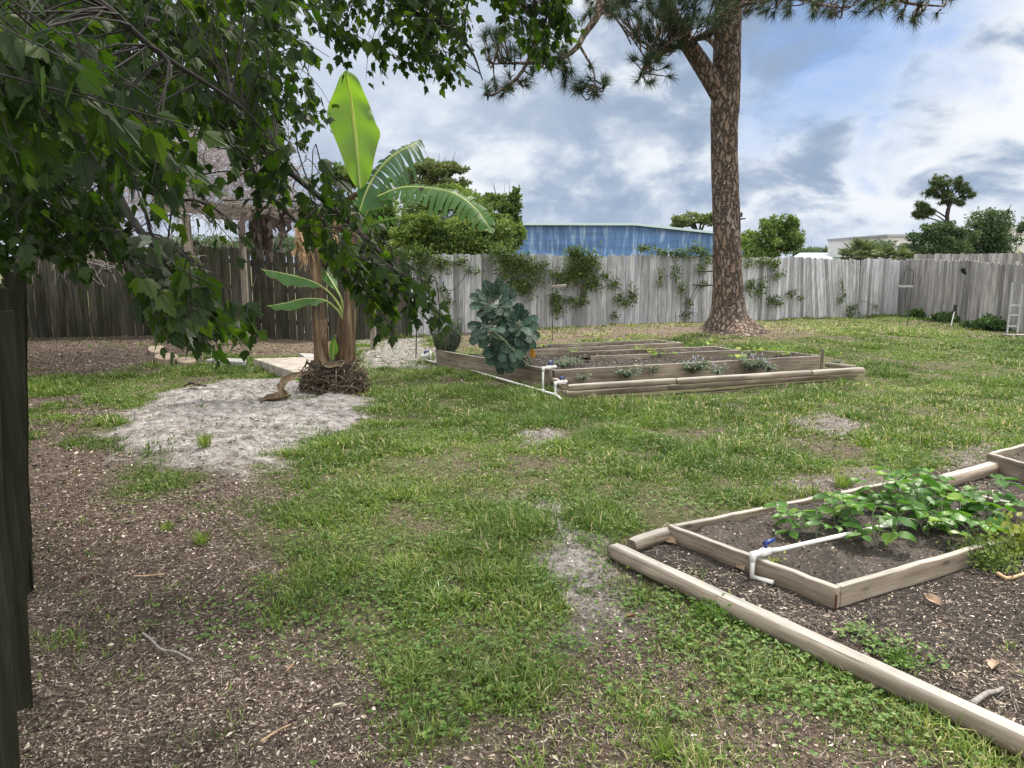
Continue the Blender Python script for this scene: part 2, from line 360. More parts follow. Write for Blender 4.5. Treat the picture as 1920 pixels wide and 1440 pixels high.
def ground_material():
    m, nt, n, L, b = new_mat('ground'); tc = n('ShaderNodeTexCoord'); P = tc.outputs['Object']
    a = n('ShaderNodeAttribute'); a.attribute_name = 'mask'; sp = n('ShaderNodeSeparateColor'); L(a.outputs['Color'], sp.inputs[0])
    f1 = tex(n, L, 'n', P, 55, 6, .7); f2 = tex(n, L, 'n', P, 9, 6, .65); f3 = tex(n, L, 'n', P, 170, 4, .7)
    v1 = tex(n, L, 'v', P, 90)
    lawn = ramp(n, [(.3, (.035, .038, .018)), (.5, (.085, .085, .04)), (.7, (.19, .165, .11))]); L(f1.outputs['Fac'], lawn.inputs[0])
    mulch = ramp(n, [(.32, (.03, .022, .018)), (.5, (.08, .06, .05)), (.62, (.17, .13, .11)), (.78, (.34, .28, .235))]); L(f1.outputs['Fac'], mulch.inputs[0])
    soil = ramp(n, [(.3, (.016, .014, .013)), (.55, (.05, .043, .04)), (.75, (.15, .13, .115))]); L(f1.outputs['Fac'], soil.inputs[0])
    sand = ramp(n, [(.3, (.15, .132, .125)), (.45, (.29, .27, .262)), (.65, (.43, .41, .405))]); L(f2.outputs['Fac'], sand.inputs[0])
    sg = ramp(n, [(.35, .6), (.6, 1.08)]); L(f1.outputs['Fac'], sg.inputs[0]); sandc = cmix(n, L, 1., sand.outputs[0], sg.outputs[0], 'MULTIPLY')
    straw = ramp(n, [(.3, (.06, .046, .036)), (.5, (.135, .105, .08)), (.72, (.26, .21, .165))]); L(f1.outputs['Fac'], straw.inputs[0])
    c = cmix(n, L, a.outputs['Alpha'], lawn.outputs[0], mulch.outputs[0])
    c = cmix(n, L, sp.outputs[2], c, straw.outputs[0]); c = cmix(n, L, sp.outputs[0], c, sandc); c = cmix(n, L, sp.outputs[1], c, soil.outputs[0])
    g = ramp(n, [(.35, .8), (.65, 1.15)]); L(f2.outputs['Fac'], g.inputs[0]); c = cmix(n, L, 1., c, g.outputs[0], 'MULTIPLY')
    L(c, b.inputs['Base Color']); b.inputs['Roughness'].default_value = .95; b.inputs['Specular IOR Level'].default_value = .15
    h = n('ShaderNodeMath', operation='ADD'); L(f1.outputs['Fac'], h.inputs[0]); L(f3.outputs['Fac'], h.inputs[1])
    bump(n, L, b, h.outputs[0], .9, .012)
    b1 = b.inputs['Normal'].links[0].from_node; b2 = n('ShaderNodeBump'); f4 = tex(n, L, 'n', P, 6.5, 5, .6); mm_ = n('ShaderNodeMath', operation='MULTIPLY'); L(f4.outputs['Fac'], mm_.inputs[0]); L(sp.outputs[0], mm_.inputs[1])
    b2.inputs['Strength'].default_value = 1.0; b2.inputs['Distance'].default_value = .16; L(mm_.outputs[0], b2.inputs['Height']); L(b2.outputs[0], b1.inputs['Normal'])
    return m
M_GROUND = ground_material()
def soil_material():
    m, nt, n, L, b = new_mat('bed_soil'); tc = n('ShaderNodeTexCoord'); P = tc.outputs['Object']
    f1 = tex(n, L, 'n', P, 60, 6, .7); r = ramp(n, [(.3, (.018, .015, .013)), (.52, (.052, .042, .036)), (.66, (.11, .09, .078)), (.8, (.26, .22, .19))]); L(f1.outputs['Fac'], r.inputs[0])
    f2 = tex(n, L, 'n', P, 5, 4); g = ramp(n, [(.35, .7), (.65, 1.3)]); L(f2.outputs['Fac'], g.inputs[0])
    L(cmix(n, L, 1., r.outputs[0], g.outputs[0], 'MULTIPLY'), b.inputs['Base Color']); b.inputs['Roughness'].default_value = .95
    bump(n, L, b, f1.outputs['Fac'], 1., .015); return m
M_SOIL = soil_material()

# ------------------------------------------------------------------ ground
POLY_MULCH = gp((-400, 1700), (860, 1600), (800, 1440), (740, 1340), (650, 1240), (560, 1170), (470, 1090), (440, 1030), (470, 960), (500, 905), (420, 900), (230, 890), (190, 830), (190, 770), (120, 745), (-50, 742))
POLY_SAND = gp((400, 715), (500, 706), (590, 715), (690, 735), (700, 775), (640, 800), (560, 832), (520, 860), (440, 900), (330, 885), (215, 850), (215, 775), (300, 735))
POLY_STRIP = gp((1000, 940), (1060, 945), (1100, 990), (1115, 1040), (1165, 1062), (1120, 1110), (1130, 1180), (1060, 1190), (1040, 1120), (1035, 1050), (1010, 990))
POLY_SPOTS = [gp((985, 800), (1055, 795), (1060, 830), (990, 835)), gp((1470, 780), (1560, 775), (1650, 805), (1560, 815), (1480, 795)),
              gp((1440, 890), (1660, 872), (1700, 905), (1620, 925), (1480, 925)), gp((1760, 850), (1860, 835), (1860, 870), (1790, 890)),
              gp((820, 1080), (890, 1060), (900, 1110), (830, 1110)), gp((870, 1350), (1010, 1330), (1060, 1440), (860, 1440)), gp((1300, 800), (1360, 795), (1360, 812), (1300, 812))]
POLY_DARK = gp((1172, 1030), (1255, 995), (1690, 900), (1860, 868), (2250, 850), (2700, 1050), (2560, 1420), (1965, 1420))
POLY_LEAFB = gp((-200, 712), (60, 704), (170, 708), (290, 690), (380, 668), (430, 662), (430, 600), (-200, 600))
POLY_STRAWL = gp((395, 668), (470, 674), (600, 668), (640, 655), (640, 600), (395, 600))
POLY_SANDB = gp((670, 640), (790, 636), (838, 655), (800, 690), (690, 690), (660, 665))
POLY_STRAW = gp((830, 660), (1000, 650), (1280, 647), (1400, 651), (1510, 642), (1560, 628), (1450, 604), (1330, 594), (1180, 604), (1000, 612), (830, 622))
POLY_DRYG = gp((1430, 612), (1560, 645), (1720, 640), (1920, 640), (2100, 640), (2100, 612), (1700, 600), (1430, 600))
PINE = Vector((4.78, 16.3, 0))
BAN = G(627, 738)
BIGPOLYS = None
def ragged(x, y, poly, w, amp, sc=1.6, seed=3):
    return sstep(-w, w, sdist(x, y, poly)+(fbm(x, y, sc, 4, seed)-.5)*2*amp)
def masks(x, y):
    mul = ragged(x, y, POLY_MULCH, .22, .5, 1.5, 1)
    sand = ragged(x, y, POLY_SAND, .22, .42, 2.6, 2)
    sand = np.maximum(sand, .8*ragged(x, y, POLY_STRIP, .14, .22, 3, 4))
    sand = np.maximum(sand, .8*ragged(x, y, POLY_SANDB, .3, .6, 1.2, 5))
    for i, p in enumerate(POLY_SPOTS[:4]): sand = np.maximum(sand, (.7 if i == 0 else .4 if i == 1 else .3)*ragged(x, y, p, .15, .25, 3, 6+i))
    bare = 0*x
    for i, p in enumerate(POLY_SPOTS): bare = np.maximum(bare, ragged(x, y, p, .15, .22, 3, 6+i))
    dark = sstep(-.015, .02, sdist(x, y, POLY_DARK))
    leafb = np.maximum(ragged(x, y, POLY_LEAFB, .3, .5, 1, 12), ragged(x, y, POLY_STRAWL, .2, .3, 1, 14))
    straw = ragged(x, y, POLY_STRAW, .6, .9, .5, 13); straw = np.maximum(straw, ragged(x, y, POLY_STRAWL, .2, .3, 1, 14))
    dryg = ragged(x, y, POLY_DRYG, .8, 1.4, .35, 15)
    mulch = np.maximum(mul, np.maximum(leafb, bare*.8))
    # patchy wear through the middle of the lawn
    wear = sstep(.54, .68, fbm(x, y, 1.1, 4, 40))*sstep(5.4, 3.2, y)+.7*sstep(.60, .72, fbm(x, y, .8, 4, 41))*sstep(3, 5, y)
    wear = np.clip(wear, 0, 1)
    mulch = np.maximum(mulch, wear*.9)
    return dict(mul=mul, sand=sand, bare=bare, dark=dark, leafb=leafb, straw=straw, dryg=dryg, mulch=mulch, wear=wear)
def height(x, y):
    x = np.asarray(x, float); y = np.asarray(y, float)
    h = .22*sstep(-2.5, -6.5, x)*sstep(10, 15, y)
    h = h+.24*np.exp(-((x-PINE.x)**2/14+(y-PINE.y-.6)**2/8))
    h = h+(fbm(x, y, .35, 3, 20)-.5)*.10*sstep(1.5, 8, y)+(fbm(x, y, 2.0, 3, 21)-.5)*.035
    s = sstep(-.1, .5, sdist(x, y, POLY_SAND)); h = h+s*(.06+(fbm(x, y, 3.5, 3, 22)-.5)*.09+(fbm(x, y, 11, 3, 23)-.5)*.09)
    far = sstep(24, 30, y)+sstep(-2, -8, y)
    return h*(1-np.clip(far, 0, 1)*.9)
def ax(segs):
    out = [segs[0][0]]
    for a, b, d0, d1 in segs:
        v = a; k = 0
        while v < b-1e-6:
            f = (v-a)/(b-a); v += d0+(d1-d0)*f; out.append(min(v, b))
    return np.array(out)
ys = ax([(-300, -20, 60, 20), (-20, .8, 4, .2), (.8, 5, .028, .035), (5, 13, .04, .09), (13, 27, .1, .25), (27, 100, 1, 12), (100, 4000, 60, 600)])
xs = ax([(-3000, -60, 500, 40), (-60, -12, 8, 1), (-12, -3.5, .12, .06), (-3.5, 5, .038, .045), (5, 16, .07, .14), (16, 60, 1, 8), (60, 3000, 50, 500)])
X, Y = np.meshgrid(xs, ys); shp = X.shape; xf, yf = X.ravel(), Y.ravel()
mk_ = masks(xf, yf); zf = height(xf, yf)
idx = np.arange(len(xf)).reshape(shp)
FQ = np.stack([idx[:-1, :-1], idx[:-1, 1:], idx[1:, 1:], idx[1:, :-1]], -1).reshape(-1, 4)
colm = np.stack([mk_['sand'], mk_['dark'], np.clip(mk_['straw']+.25*mk_['dryg'], 0, 1), mk_['mulch']], -1)
gr = mk('ground', np.stack([xf, yf, zf], -1), FQ, M_GROUND, col=colm, smooth=True); tag(gr, kind='structure')

# ------------------------------------------------------------------ raised beds
def board(p0, p1, h, mat, parent, name='board', th=.038, side=1, over=0.0, tilt=0):
    """plank standing on edge from p0 to p1 (top edge level at p.z), thickness inward to `side`"""
    d = p1-p0; ln = d.length+over; yaw = math.atan2(d.y, d.x); pit = -math.asin(max(-1, min(1, d.z/d.length)))
    nseg = 14; pr = []
    bv = .004
    prof = [(0, -h), (th, -h), (th, -bv), (th-bv, 0), (bv, 0), (0, -bv)]
    V = []
    for i in range(nseg+1):
        xx = ln*i/nseg; wob = .003*math.sin(i*1.7+p0.x*9); 
        for (a, b) in prof: V.append((xx, side*a+wob, b+.002*math.sin(i*2.3+p0.y*5)))
    k = len(prof); F = [np.array([[i*k+j, i*k+(j+1) % k, (i+1)*k+(j+1) % k, (i+1)*k+j] for i in range(nseg) for j in range(k)]),
                        np.array([list(range(k))]), np.array([[nseg*k+j for j in range(k)]])]
    o = mk(name, np.array(V), F, mat, None)
    o.location = p0-(parent.location if parent else Vector()); o.rotation_euler = (0, pit, yaw)
    if parent: o.parent = parent
    return o
def soil(quad, z, parent, amp=.03, mounds=(), n=70, seed=5):
    a, b, c, d = [np.array(q[:2]) for q in quad]    # a->b, d->c opposite
    s, t = np.meshgrid(np.linspace(0, 1, n*2), np.linspace(0, 1, n)); s, t = s.ravel(), t.ravel()
    p = (a*(1-s)[:, None]+b*s[:, None])*(1-t)[:, None]+(d*(1-s)[:, None]+c*s[:, None])*t[:, None]
    z_ = z+(fbm(p[:, 0], p[:, 1], 7, 4, seed)-.5)*2*amp
    for (mx, my, r, h) in mounds: z_ += h*np.exp(-((p[:, 0]-mx)**2+(p[:, 1]-my)**2)/r**2)
    i = np.arange(n*2*n).reshape(n, n*2); F = np.stack([i[:-1, :-1], i[:-1, 1:], i[1:, 1:], i[1:, :-1]], -1).reshape(-1, 4)
    o = mk('soil', np.concatenate([p, z_[:, None]], 1), F, M_SOIL, parent, smooth=True)
    return p, z_
LIT = []       # litter on soil (points)
NZ = .105
na, nb = G(1252, 985, NZ), G(1568, 1103, NZ); nL = (G(1647, 906, NZ)-na).normalized(); NLEN = 2.2
nc, nd = nb+nL*NLEN, na+nL*NLEN
def bed(label, a, b, c, d, h, sz, mounds=(), amp=.03, seed=5, sides=(1, 1, 1, 1), group='raised garden beds'):
    t = thing('raised_bed', label, 'raised bed', Vector((a.x, a.y, 0)), group)
    ctr = (a+b+c+d)/4
    for k, (p, q) in enumerate(((a, b), (b, c), (c, d), (d, a))):
        if not sides[k]: continue
        nrm = Vector((-(q-p).y, (q-p).x, 0)); sd = 1 if nrm.dot(ctr-p) > 0 else -1
        u = (q-p).normalized()
        if k % 2 == 0: p2, q2 = p, q
        else: p2, q2 = p+u*.042, q-u*.042
        board(p2, q2, h, M_BOARD, t, side=sd)
    ins = []
    for q in (a, b, c, d): ins.append(q+(ctr-q).normalized()*.03)
    pts, z_ = soil(ins, sz, t, amp, mounds, seed=seed)
    LIT.append((pts, z_)); return t
mm = G(1545, 1060, .1); m2 = G(1430, 985, .1)
nbed = bed('small wooden bed frame in the right foreground planted with beans', na, nb, nc, nd, .13, .055, mounds=((mm.x, mm.y, .13, .13), (mm.x+.12, mm.y+.1, .12, .06), (m2.x, m2.y, .10, .07), (m2.x+.3, m2.y+.3, .2, .04)), amp=.045)
rs = thing('corner_bracket', 'rust stained upright seam at the front corner of the bean bed', 'bracket', Vector((nb.x, nb.y, 0)))
V, F = boxv((nb.x-.003, nb.y-.010, .0), (nb.x+.005, nb.y-.002, NZ-.03)); mk('plate', V, F, plain('rust', (.07, .028, .016), .8, var=.5, scale=60), rs)
RZ = .16
ra, rb = G(1851, 849, RZ), G(1990, 890, RZ); rL = (G(1925, 830, RZ)-ra).normalized()
rbed = bed('wooden bed frame cut off by the right edge behind the bean bed', ra, rb, rb+rL*2.2, ra+rL*2.2, .17, .10, seed=8)
# far group: three frames sharing a left side
FZ = .28
A = G(1040, 694, FZ); B = G(1538, 667, FZ); Cc = G(818, 656, FZ)
B1 = G(1486, 659.5, FZ); A1 = A+(Cc-A)*.40
A2 = G(1108, 668, FZ); B2 = G(1389, 656.5, FZ); B2b = G(1338, 649, FZ)
A3 = G(1000, 655, FZ); B3 = G(1281, 642, FZ); B3b = G(1228, 636.5, FZ)
t = thing('raised_bed', 'long deep wooden bed with the kale plant, nearest of the far beds', 'raised bed', Vector((A.x, A.y, 0)), 'raised garden beds')
def vn2(a, b): return Vector((a.x, a.y, b))
board(A, B, .30, M_BOARD, t, side=1); board(A+(Cc-A).normalized()*.04, Cc, .30, M_BOARD, t, side=-1)
board(B+(B1-B).normalized()*.04, B1, .30, M_BOARD, t, side=1)
board(B1, B2+(B2-A2).normalized()*.05, .3, M_BOARD, t, side=1)
LIT.append(soil([A+(A2-A)*.02, B+(A-B).normalized()*.03, B2+(B1-B2)*.95, A2+(A-A2)*.02], FZ-.06, t, .04, seed=3))
LIT.append(soil([A+Vector((.0, .05, 0)), A2, A3+Vector((-.05, .0, 0)), Cc+Vector((.06, -.02, 0))], FZ-.065, t, .04, seed=4))
def strip_bed(label, a, b, bb, seed):
    t = thing('raised_bed', label, 'raised bed', Vector((a.x, a.y, 0)), 'raised garden beds')
    ab = a+(bb-b)
    board(a, b, .26, M_BOARD, t, side=1); board(b+(bb-b).normalized()*.04, bb, .26, M_BOARD, t, side=1); board(bb, ab, .26, M_BOARD, t, side=1)
    LIT.append(soil([a, b, bb, ab], FZ-.05, t, .035, seed=seed)); return t
strip_bed('middle strip of the far wooden beds with squash seedlings', A2, B2, B2b, 6)
strip_bed('farthest strip of the wooden beds, nearest the pine', A3, B3, B3b, 7)

# stakes
def stake(px, py0, py1, w, label, z0=0, mat=M_OLDWOOD, name='wooden_stake'):
    p = G(px, py1, z0); top = D(px, py0, p.y)
    V, F = boxv((-w/2, -w/2, 0), (w/2, w/2, top.z-z0)); V = V[:, [2, 1, 0]]*[1, 1, -1]     # long axis local X
    F = F
    o = mk(name, V, F, mat); o.location = p; o.rotation_euler = (0, rad(-90), 0); tag(o, label, 'stake'); return o
stake(1540, 654, 692, .035, 'short wooden stake at the right corner of the long bed')
stake(1032, 676, 734, .04, 'wooden stake beside the pvc valve at the near corner of the long bed')

# ------------------------------------------------------------------ landscape timbers
def timber(p0, p1, r, label, group='landscape timbers', flat=.8, name='landscape_timber'):
    d = p1-p0; ln = d.length; yaw = math.atan2(d.y, d.x); pit = -math.asin(max(-1, min(1, d.z/ln)))
    n = 20; m = max(8, int(ln/.08)); V = []
    ph = random.random()*9
    for i in range(m+1):
        f = i/m; e = min(i, m-i); k = 1-.10*(e == 0)
        for j in range(n):
            a = 2*math.pi*j/n; y_, z_ = math.cos(a), math.sin(a)
            z_ = max(-flat, min(flat, z_)); q = r*k*(1+.018*math.sin(f*9+ph+a)+.012*math.sin(f*31+a*3+ph))
            V.append((ln*f, y_*q+.01*math.sin(f*4+ph), z_*q))
    F = [np.array([[i*n+j, i*n+(j+1) % n, (i+1)*n+(j+1) % n, (i+1)*n+j] for i in range(m) for j in range(n)]), np.array([list(range(n))[::-1]]), np.array([[m*n+j for j in range(n)]])]
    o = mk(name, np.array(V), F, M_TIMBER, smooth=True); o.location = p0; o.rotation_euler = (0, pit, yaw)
    try: o.data.set_sharp_from_angle(angle=rad(40))
    except Exception: pass
    tag(o, label, 'timber', group); return o
t0, t1 = G(1152, 1031, .05), G(1955, 1412, .05)
ndir = (t1-t0).normalized()
timber(t0, t0+ndir*2.5, .051, 'long weathered timber running diagonally across the bottom right lawn edge')
timber(G(1182, 1022, .045), G(1262, 1000, .045), .045, 'short timber stub between the long timber and the bean bed')
timber(G(1768, 904, .06), G(1868, 874, .06), .055, 'pale timber lying between the bean bed and the right edge bed')
def rowlog(pa, pb, z, cuts, labels):
    a, b = G(*pa, z), G(*pb, z); f = [0]+cuts+[1]
    for i in range(len(f)-1):
        u = (b-a).normalized()*.004
        timber(a+(b-a)*f[i]+u, a+(b-a)*f[i+1]-u, .045, labels[i], flat=.93)
rowlog((1064, 727), (1618, 694), .155, [.33, .80], ['upper stacked log, left length, in front of the long bed', 'upper stacked log, middle length, in front of the long bed', 'upper stacked log, short right length past the bed corner'])
rowlog((1061, 739), (1606, 702), .064, [.31], ['lower stacked log, left length resting on the grass', 'lower stacked log, long right length resting on the grass'])
timber(G(1038, 713, .145)-Vector((.0, 0, 0)), G(1062, 725, .145)+Vector((-.02, .03, 0)), .045, 'upper log stub turning back to the pvc riser')
timber(G(1036, 727, .05), G(1056, 738, .05)+Vector((-.02, .03, 0)), .045, 'lower log stub turning back to the pvc riser')
timber(G(1612, 690, .145)+Vector((-.03, .06, 0)), G(1548, 684, .145), .04, 'short log returning from the right end of the stacked logs')

# ------------------------------------------------------------------ pvc
def pipe(pts, r, parent, name='pipe', mat=M_PVC, n=10):
    V, F = tube(pts, r, n); return mk(name, V, F, mat, parent, smooth=True)
def fitting(p, q, r, parent, name='fitting', mat=M_PVC): 
    return pipe([p, p+(q-p)*.5, q], r, parent, name, mat, 12)
def valve(parent, p, d, s=1.0):
    """ball valve at p along direction d with a blue lever"""
    d = d.normalized(); v = mk('valve', *tube([p-d*.05*s, p-d*.03*s, p, p+d*.03*s, p+d*.05*s], [.02*s, .026*s, .03*s, .026*s, .02*s], 12), M_PVC, parent, smooth=True)
    z = Vector((0, 0, 1)); g = Geo(); V, F = tube([p+z*.02*s, p+z*.055*s], .012*s, 8); g.add(V, F)
    V, F = tube([p+z*.055*s-d*.012*s, p+z*.06*s+d*.03*s, p+z*.066*s+d*.075*s], [.014*s, .016*s, .011*s], 8); g.add(V, F)
    h = g.obj('handle', M_BLUEH, None, True); h.parent = v; h.location = -parent.location
    return v
def pvc(label, base, loc): return thing('pvc_pipe', label, 'irrigation pipe', loc, 'pvc irrigation pipes')
# near bed
r0 = G(1409, 1082, 0.01); r1 = Vector((r0.x, r0.y, .135)); q = G(1412, 1040, .135); r1 = Vector((q.x, q.y, .135)); r0 = Vector((q.x, q.y, 0))
e = G(1650, 989, .10); e2 = G(1835, 949, .1); dv = Vector((e.x-r1.x, e.y-r1.y, 0)).normalized()
T = pvc('white pvc riser with blue valve feeding the bean bed', None, r0)
pipe([r0, r0+Vector((0, 0, .06)), r1], .0125, T); fitting(r1-Vector((0, 0, .035)), r1+Vector((0, 0, .012)), .018, T); fitting(r1-dv*.006, r1+dv*.04, .018, T)
valve(T, r1+dv*.09, dv, .85); pipe([r1+dv*.03, r1+dv*.08], .0125, T)
pipe([r1+dv*.12, r1+dv*.2+Vector((0, 0, -.01)), Vector((e.x, e.y, .105)), Vector((e2.x, e2.y, .1))], .0125, T)
gb = G(1450, 1092, 0.02); pipe([r0+Vector((0, 0, .012)), gb], .012, T)
# far bed left side run
g0, g1 = G(868, 690, .055), G(1044, 741, .055)
T = pvc('long white pvc run at the foot of the kale bed with three risers', None, G(1040, 741))
pipe([G(800, 676, .05), g0, g1, G(1052, 749, .05)], .016, T)
pipe([G(1052, 749, .04), G(1053, 752, -.02)], .014, T)
for (bx, by, ty, hx, hz, vv) in ((1018, 735, 690, 1042, .33, 1), (1041, 742, 718, 1062, .20, 1), (817, 679, 655, 840, .33, 1)):
    b0 = G(bx, by, .05); tp = Vector((b0.x, b0.y, D(bx, ty, b0.y).z)); hd = D(hx, ty-2, b0.y+.12)
    pipe([b0, (b0+tp)/2, tp], .014, T); dd = (Vector((hd.x, hd.y, tp.z))-tp); pipe([tp, tp+dd], .014, T)
    fitting(tp-Vector((0, 0, .04)), tp+Vector((0, 0, .016)), .02, T); fitting(tp+dd*.75, tp+dd, .02, T); valve(T, tp+dd*.45, dd, .95)
    fitting(b0+Vector((0, 0, -.03)), b0+Vector((0, 0, .04)), .02, T)
p = G(801, 681, .0); T2 = thing('pipe_manifold', 'cluster of white pvc fittings at the far left corner of the kale bed', 'irrigation pipe', p)
for i in range(3):
    c = p+Vector((.05*i-.05, .03*i, 0)); pipe([c, c+Vector((0, 0, .1)), c+Vector((0, 0, .2))], .018, T2, 'pipe')
valve(T2, p+Vector((-.04, -.03, .13)), Vector((1, .2, 0)), 1.1)
# grey square downpipe at the bed corner
pp = G(1038, 732, 0); V, F = boxv((-.028, -.02, 0), (.028, .02, .27)); o = mk('grey_post', V+np.array(pp+Vector((.03, .03, 0))), F, M_GREYPL, loc=pp); tag(o, 'dark grey square plastic post at the near corner of the kale bed', 'post')

# ------------------------------------------------------------------ fences
def picket_fence(A, B, h, mat, label, name='wooden_fence', pw=.14, gap=.008, lean=None, hv=.02, base=None, side=-1, thick=.018, dog=True, posts=True, zoff=0.0, hf=None, rail_side=1):
    d = B-A; ln = d.length; u = d.normalized(); nn = Vector((-u.y, u.x, 0))
    T = thing(name, label, 'fence', Vector((A.x, A.y, 0)), 'wooden fences'); g = Geo(); s = 0
    while s < ln-.02:
        w = pw*random.uniform(.93, 1.05); f = s/ln; c = A+u*(s+w/2)
        z0 = (float(height(np.array([c.x]), np.array([c.y]))[0])-.03+zoff); hh = (hf(f) if hf else h)+random.uniform(-hv, hv)
        le = (lean(f) if lean else 0)+random.uniform(-.006, .006); off = random.uniform(-.006, .006)
        prof = [(-w/2, 0), (w/2, 0), (w/2, hh-.03), (w/2-.03, hh), (-w/2+.03, hh), (-w/2, hh-.03)] if dog else [(-w/2, 0), (w/2, 0), (w/2, hh), (-w/2, hh)]
        V = []; yw = random.uniform(-.03, .03)
        for yy in (0, thick):
            for (a, b) in prof:
                q = c+u*(a+le*b)+nn*(yy+off+a*yw); V.append((q.x, q.y, z0+b))
        k = len(prof); F = [np.array([list(range(k))]), np.array([[k+j for j in range(k)][::-1]]), np.array([[j, k+j, k+(j+1) % k, (j+1) % k] for j in range(k)])]
        g.add(V, F, random.random()); s += w+gap*random.uniform(.2, 1.8)
    g.obj('picket_panel', mat, T)
    for zz in (.35, h*.55, h-.3):
        g = Geo(); a = A+nn*(thick+.008)*rail_side; b = B+nn*(thick+.008)*rail_side; m = int(ln/2.4)+1
        for i in range(m):
            p, q = a+(b-a)*(i/m), a+(b-a)*((i+1)/m-.002)
            V = [p, q, q+nn*.038*rail_side, p+nn*.038*rail_side]; V = [(v.x, v.y, zz-.045) for v in V]+[(v.x, v.y, zz+.045) for v in V]
            V = [(x_, y_, z_+float(height(np.array([x_]), np.array([y_]))[0])+zoff) for x_, y_, z_ in V]
            g.add(V, boxv((0, 0, 0), (1, 1, 1))[1])
        g.obj('rail', mat, T)
    if posts:
        m = int(ln/2.4)+1
        for i in range(m+1):
            c = A+(B-A)*(i/m)+nn*(.10)*rail_side; z0 = float(height(np.array([c.x]), np.array([c.y]))[0])
            V, F = boxv((-.045, -.045, -.05), (.045, .045, h-.08)); g = Geo(); g.add(V+np.array([c.x, c.y, z0]), F); g.obj('post', mat, T)
    return T
def Lp(px, Y): q = D(px, 500, Y); return Vector((q.x, q.y, 0))
fA, fB = Lp(30, 14.9), Lp(598, 15.5); fC = Lp(770, 17.3)
fD = Vector((12.9, 24.5, 0))
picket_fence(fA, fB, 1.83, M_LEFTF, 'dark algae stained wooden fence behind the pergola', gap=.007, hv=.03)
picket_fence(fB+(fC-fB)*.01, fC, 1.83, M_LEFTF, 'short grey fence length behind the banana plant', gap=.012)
u_ = (fD-fC); fm = fC+u_*.44; fn = fC+u_*.70
def lean1(f): return -.03+.02*math.sin(f*9)
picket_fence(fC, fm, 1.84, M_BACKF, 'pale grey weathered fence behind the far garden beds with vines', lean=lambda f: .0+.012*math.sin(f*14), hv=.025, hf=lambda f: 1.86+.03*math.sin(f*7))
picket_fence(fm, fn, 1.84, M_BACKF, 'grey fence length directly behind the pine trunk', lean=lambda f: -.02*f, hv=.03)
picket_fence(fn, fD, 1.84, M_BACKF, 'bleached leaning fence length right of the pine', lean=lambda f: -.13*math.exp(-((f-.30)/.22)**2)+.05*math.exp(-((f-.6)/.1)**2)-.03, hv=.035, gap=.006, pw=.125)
fE = Lp(1990, 17.2)
picket_fence(fD+Vector((-.06, .0, 0)), fE, 1.82, M_RIGHTF, 'brown grey fence coming forward along the right side', pw=.15, gap=.012, hf=lambda f: 1.86-.22*f, zoff=-.0)
picket_fence(Lp(1712, 26.5), Lp(1990, 22.5), 2.0, M_RIGHTF, 'second taller fence line behind the right side fence', pw=.14, posts=False, hf=lambda f: 2.02)
# near fence, seen along its length from beside it
def nf(y): return Vector((-.6508*y-.10, y, 0))
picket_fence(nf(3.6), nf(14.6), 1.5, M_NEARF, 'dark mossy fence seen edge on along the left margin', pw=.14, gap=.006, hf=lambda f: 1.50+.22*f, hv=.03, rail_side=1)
def nearpost(xt, yt, xb, yb, label, w=.5, d=.05):
    """squared upright: its right edge runs from pixel (xt, yt) down to the ground at (xb, yb)"""
    base = G(xb, yb, 0.0); top = D(xt, yt, base.y); u = Vector((-.545, .838, 0)); nn = Vector((-.838, -.545, 0)); g = Geo(); V = []; m = 12
    for i in range(m+1):
        p0 = base+(top-base)*(i/m)+Vector((.0025*math.sin(i*1.3+base.y*3), 0, 0))
        for c in ((0, 0), (d, 0), (d, w), (0, w)): p = p0+u*c[0]+nn*c[1]; V.append((p.x, p.y, p0.z))
    F = [np.array([[i*4+j, i*4+(j+1) % 4, (i+1)*4+(j+1) % 4, (i+1)*4+j] for i in range(m) for j in range(4)]), np.array([[m*4, m*4+1, m*4+2, m*4+3]])]
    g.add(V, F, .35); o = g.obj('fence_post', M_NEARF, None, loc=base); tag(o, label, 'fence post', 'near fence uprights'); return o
nearpost(-8, 640, 38, 1470, 'nearest mossy fence upright at the bottom left corner', .14)
nearpost(28, 583, 61, 1327, 'dark fence upright, second from the bottom left corner', .15)
nearpost(46, 540, 56, 1116, 'dark fence upright, third from the bottom left corner', .14)
nearpost(50, 510, 55, 970, 'farthest of the dark fence uprights on the left margin', .12)
# ------------------------------------------------------------------ leaf templates
def leaf_simple(w=.5, fold=.12, n=4):
    """pointed oval, y 0..1"""
    V = [(0, 0, 0)]; ys_ = np.linspace(0, 1, n+1)[1:-1]
    for y in ys_: V += [(-w*math.sin(math.pi*y**.8)/2*1.1, y, fold*w), (0, y, -.05*y), (w*math.sin(math.pi*y**.8)/2*1.1, y, fold*w)]
    V.append((0, 1, -.08)); F3 = [[0, 2, 1], [0, 3, 2]]; F4 = []
    for i in range(len(ys_)-1):
        a = 1+3*i; F4 += [[a, a+1, a+4, a+3], [a+1, a+2, a+5, a+4]]
    a = 1+3*(len(ys_)-1); e = len(V)-1; F3 += [[a, a+1, e], [a+1, a+2, e]]
    return np.array(V), [np.array(F3)]+([np.array(F4)] if F4 else [])
def leaf_diamond(w=.55):
    return np.array([(0, 0, 0), (-w/2, .5, .06), (0, 1, -.03), (w/2, .5, .06)], float), [np.array([[0, 3, 2, 1]])]
half = [(0, 0), (.08, -.04), (.2, -.01), (.33, .06), (.32, .15), (.41, .22), (.42, .32), (.54, .44), (.44, .45), (.42, .55), (.33, .52), (.26, .5), (.24, .58), (.27, .68), (.19, .72), (.14, .84), (.07, .92), (0, 1.12)]
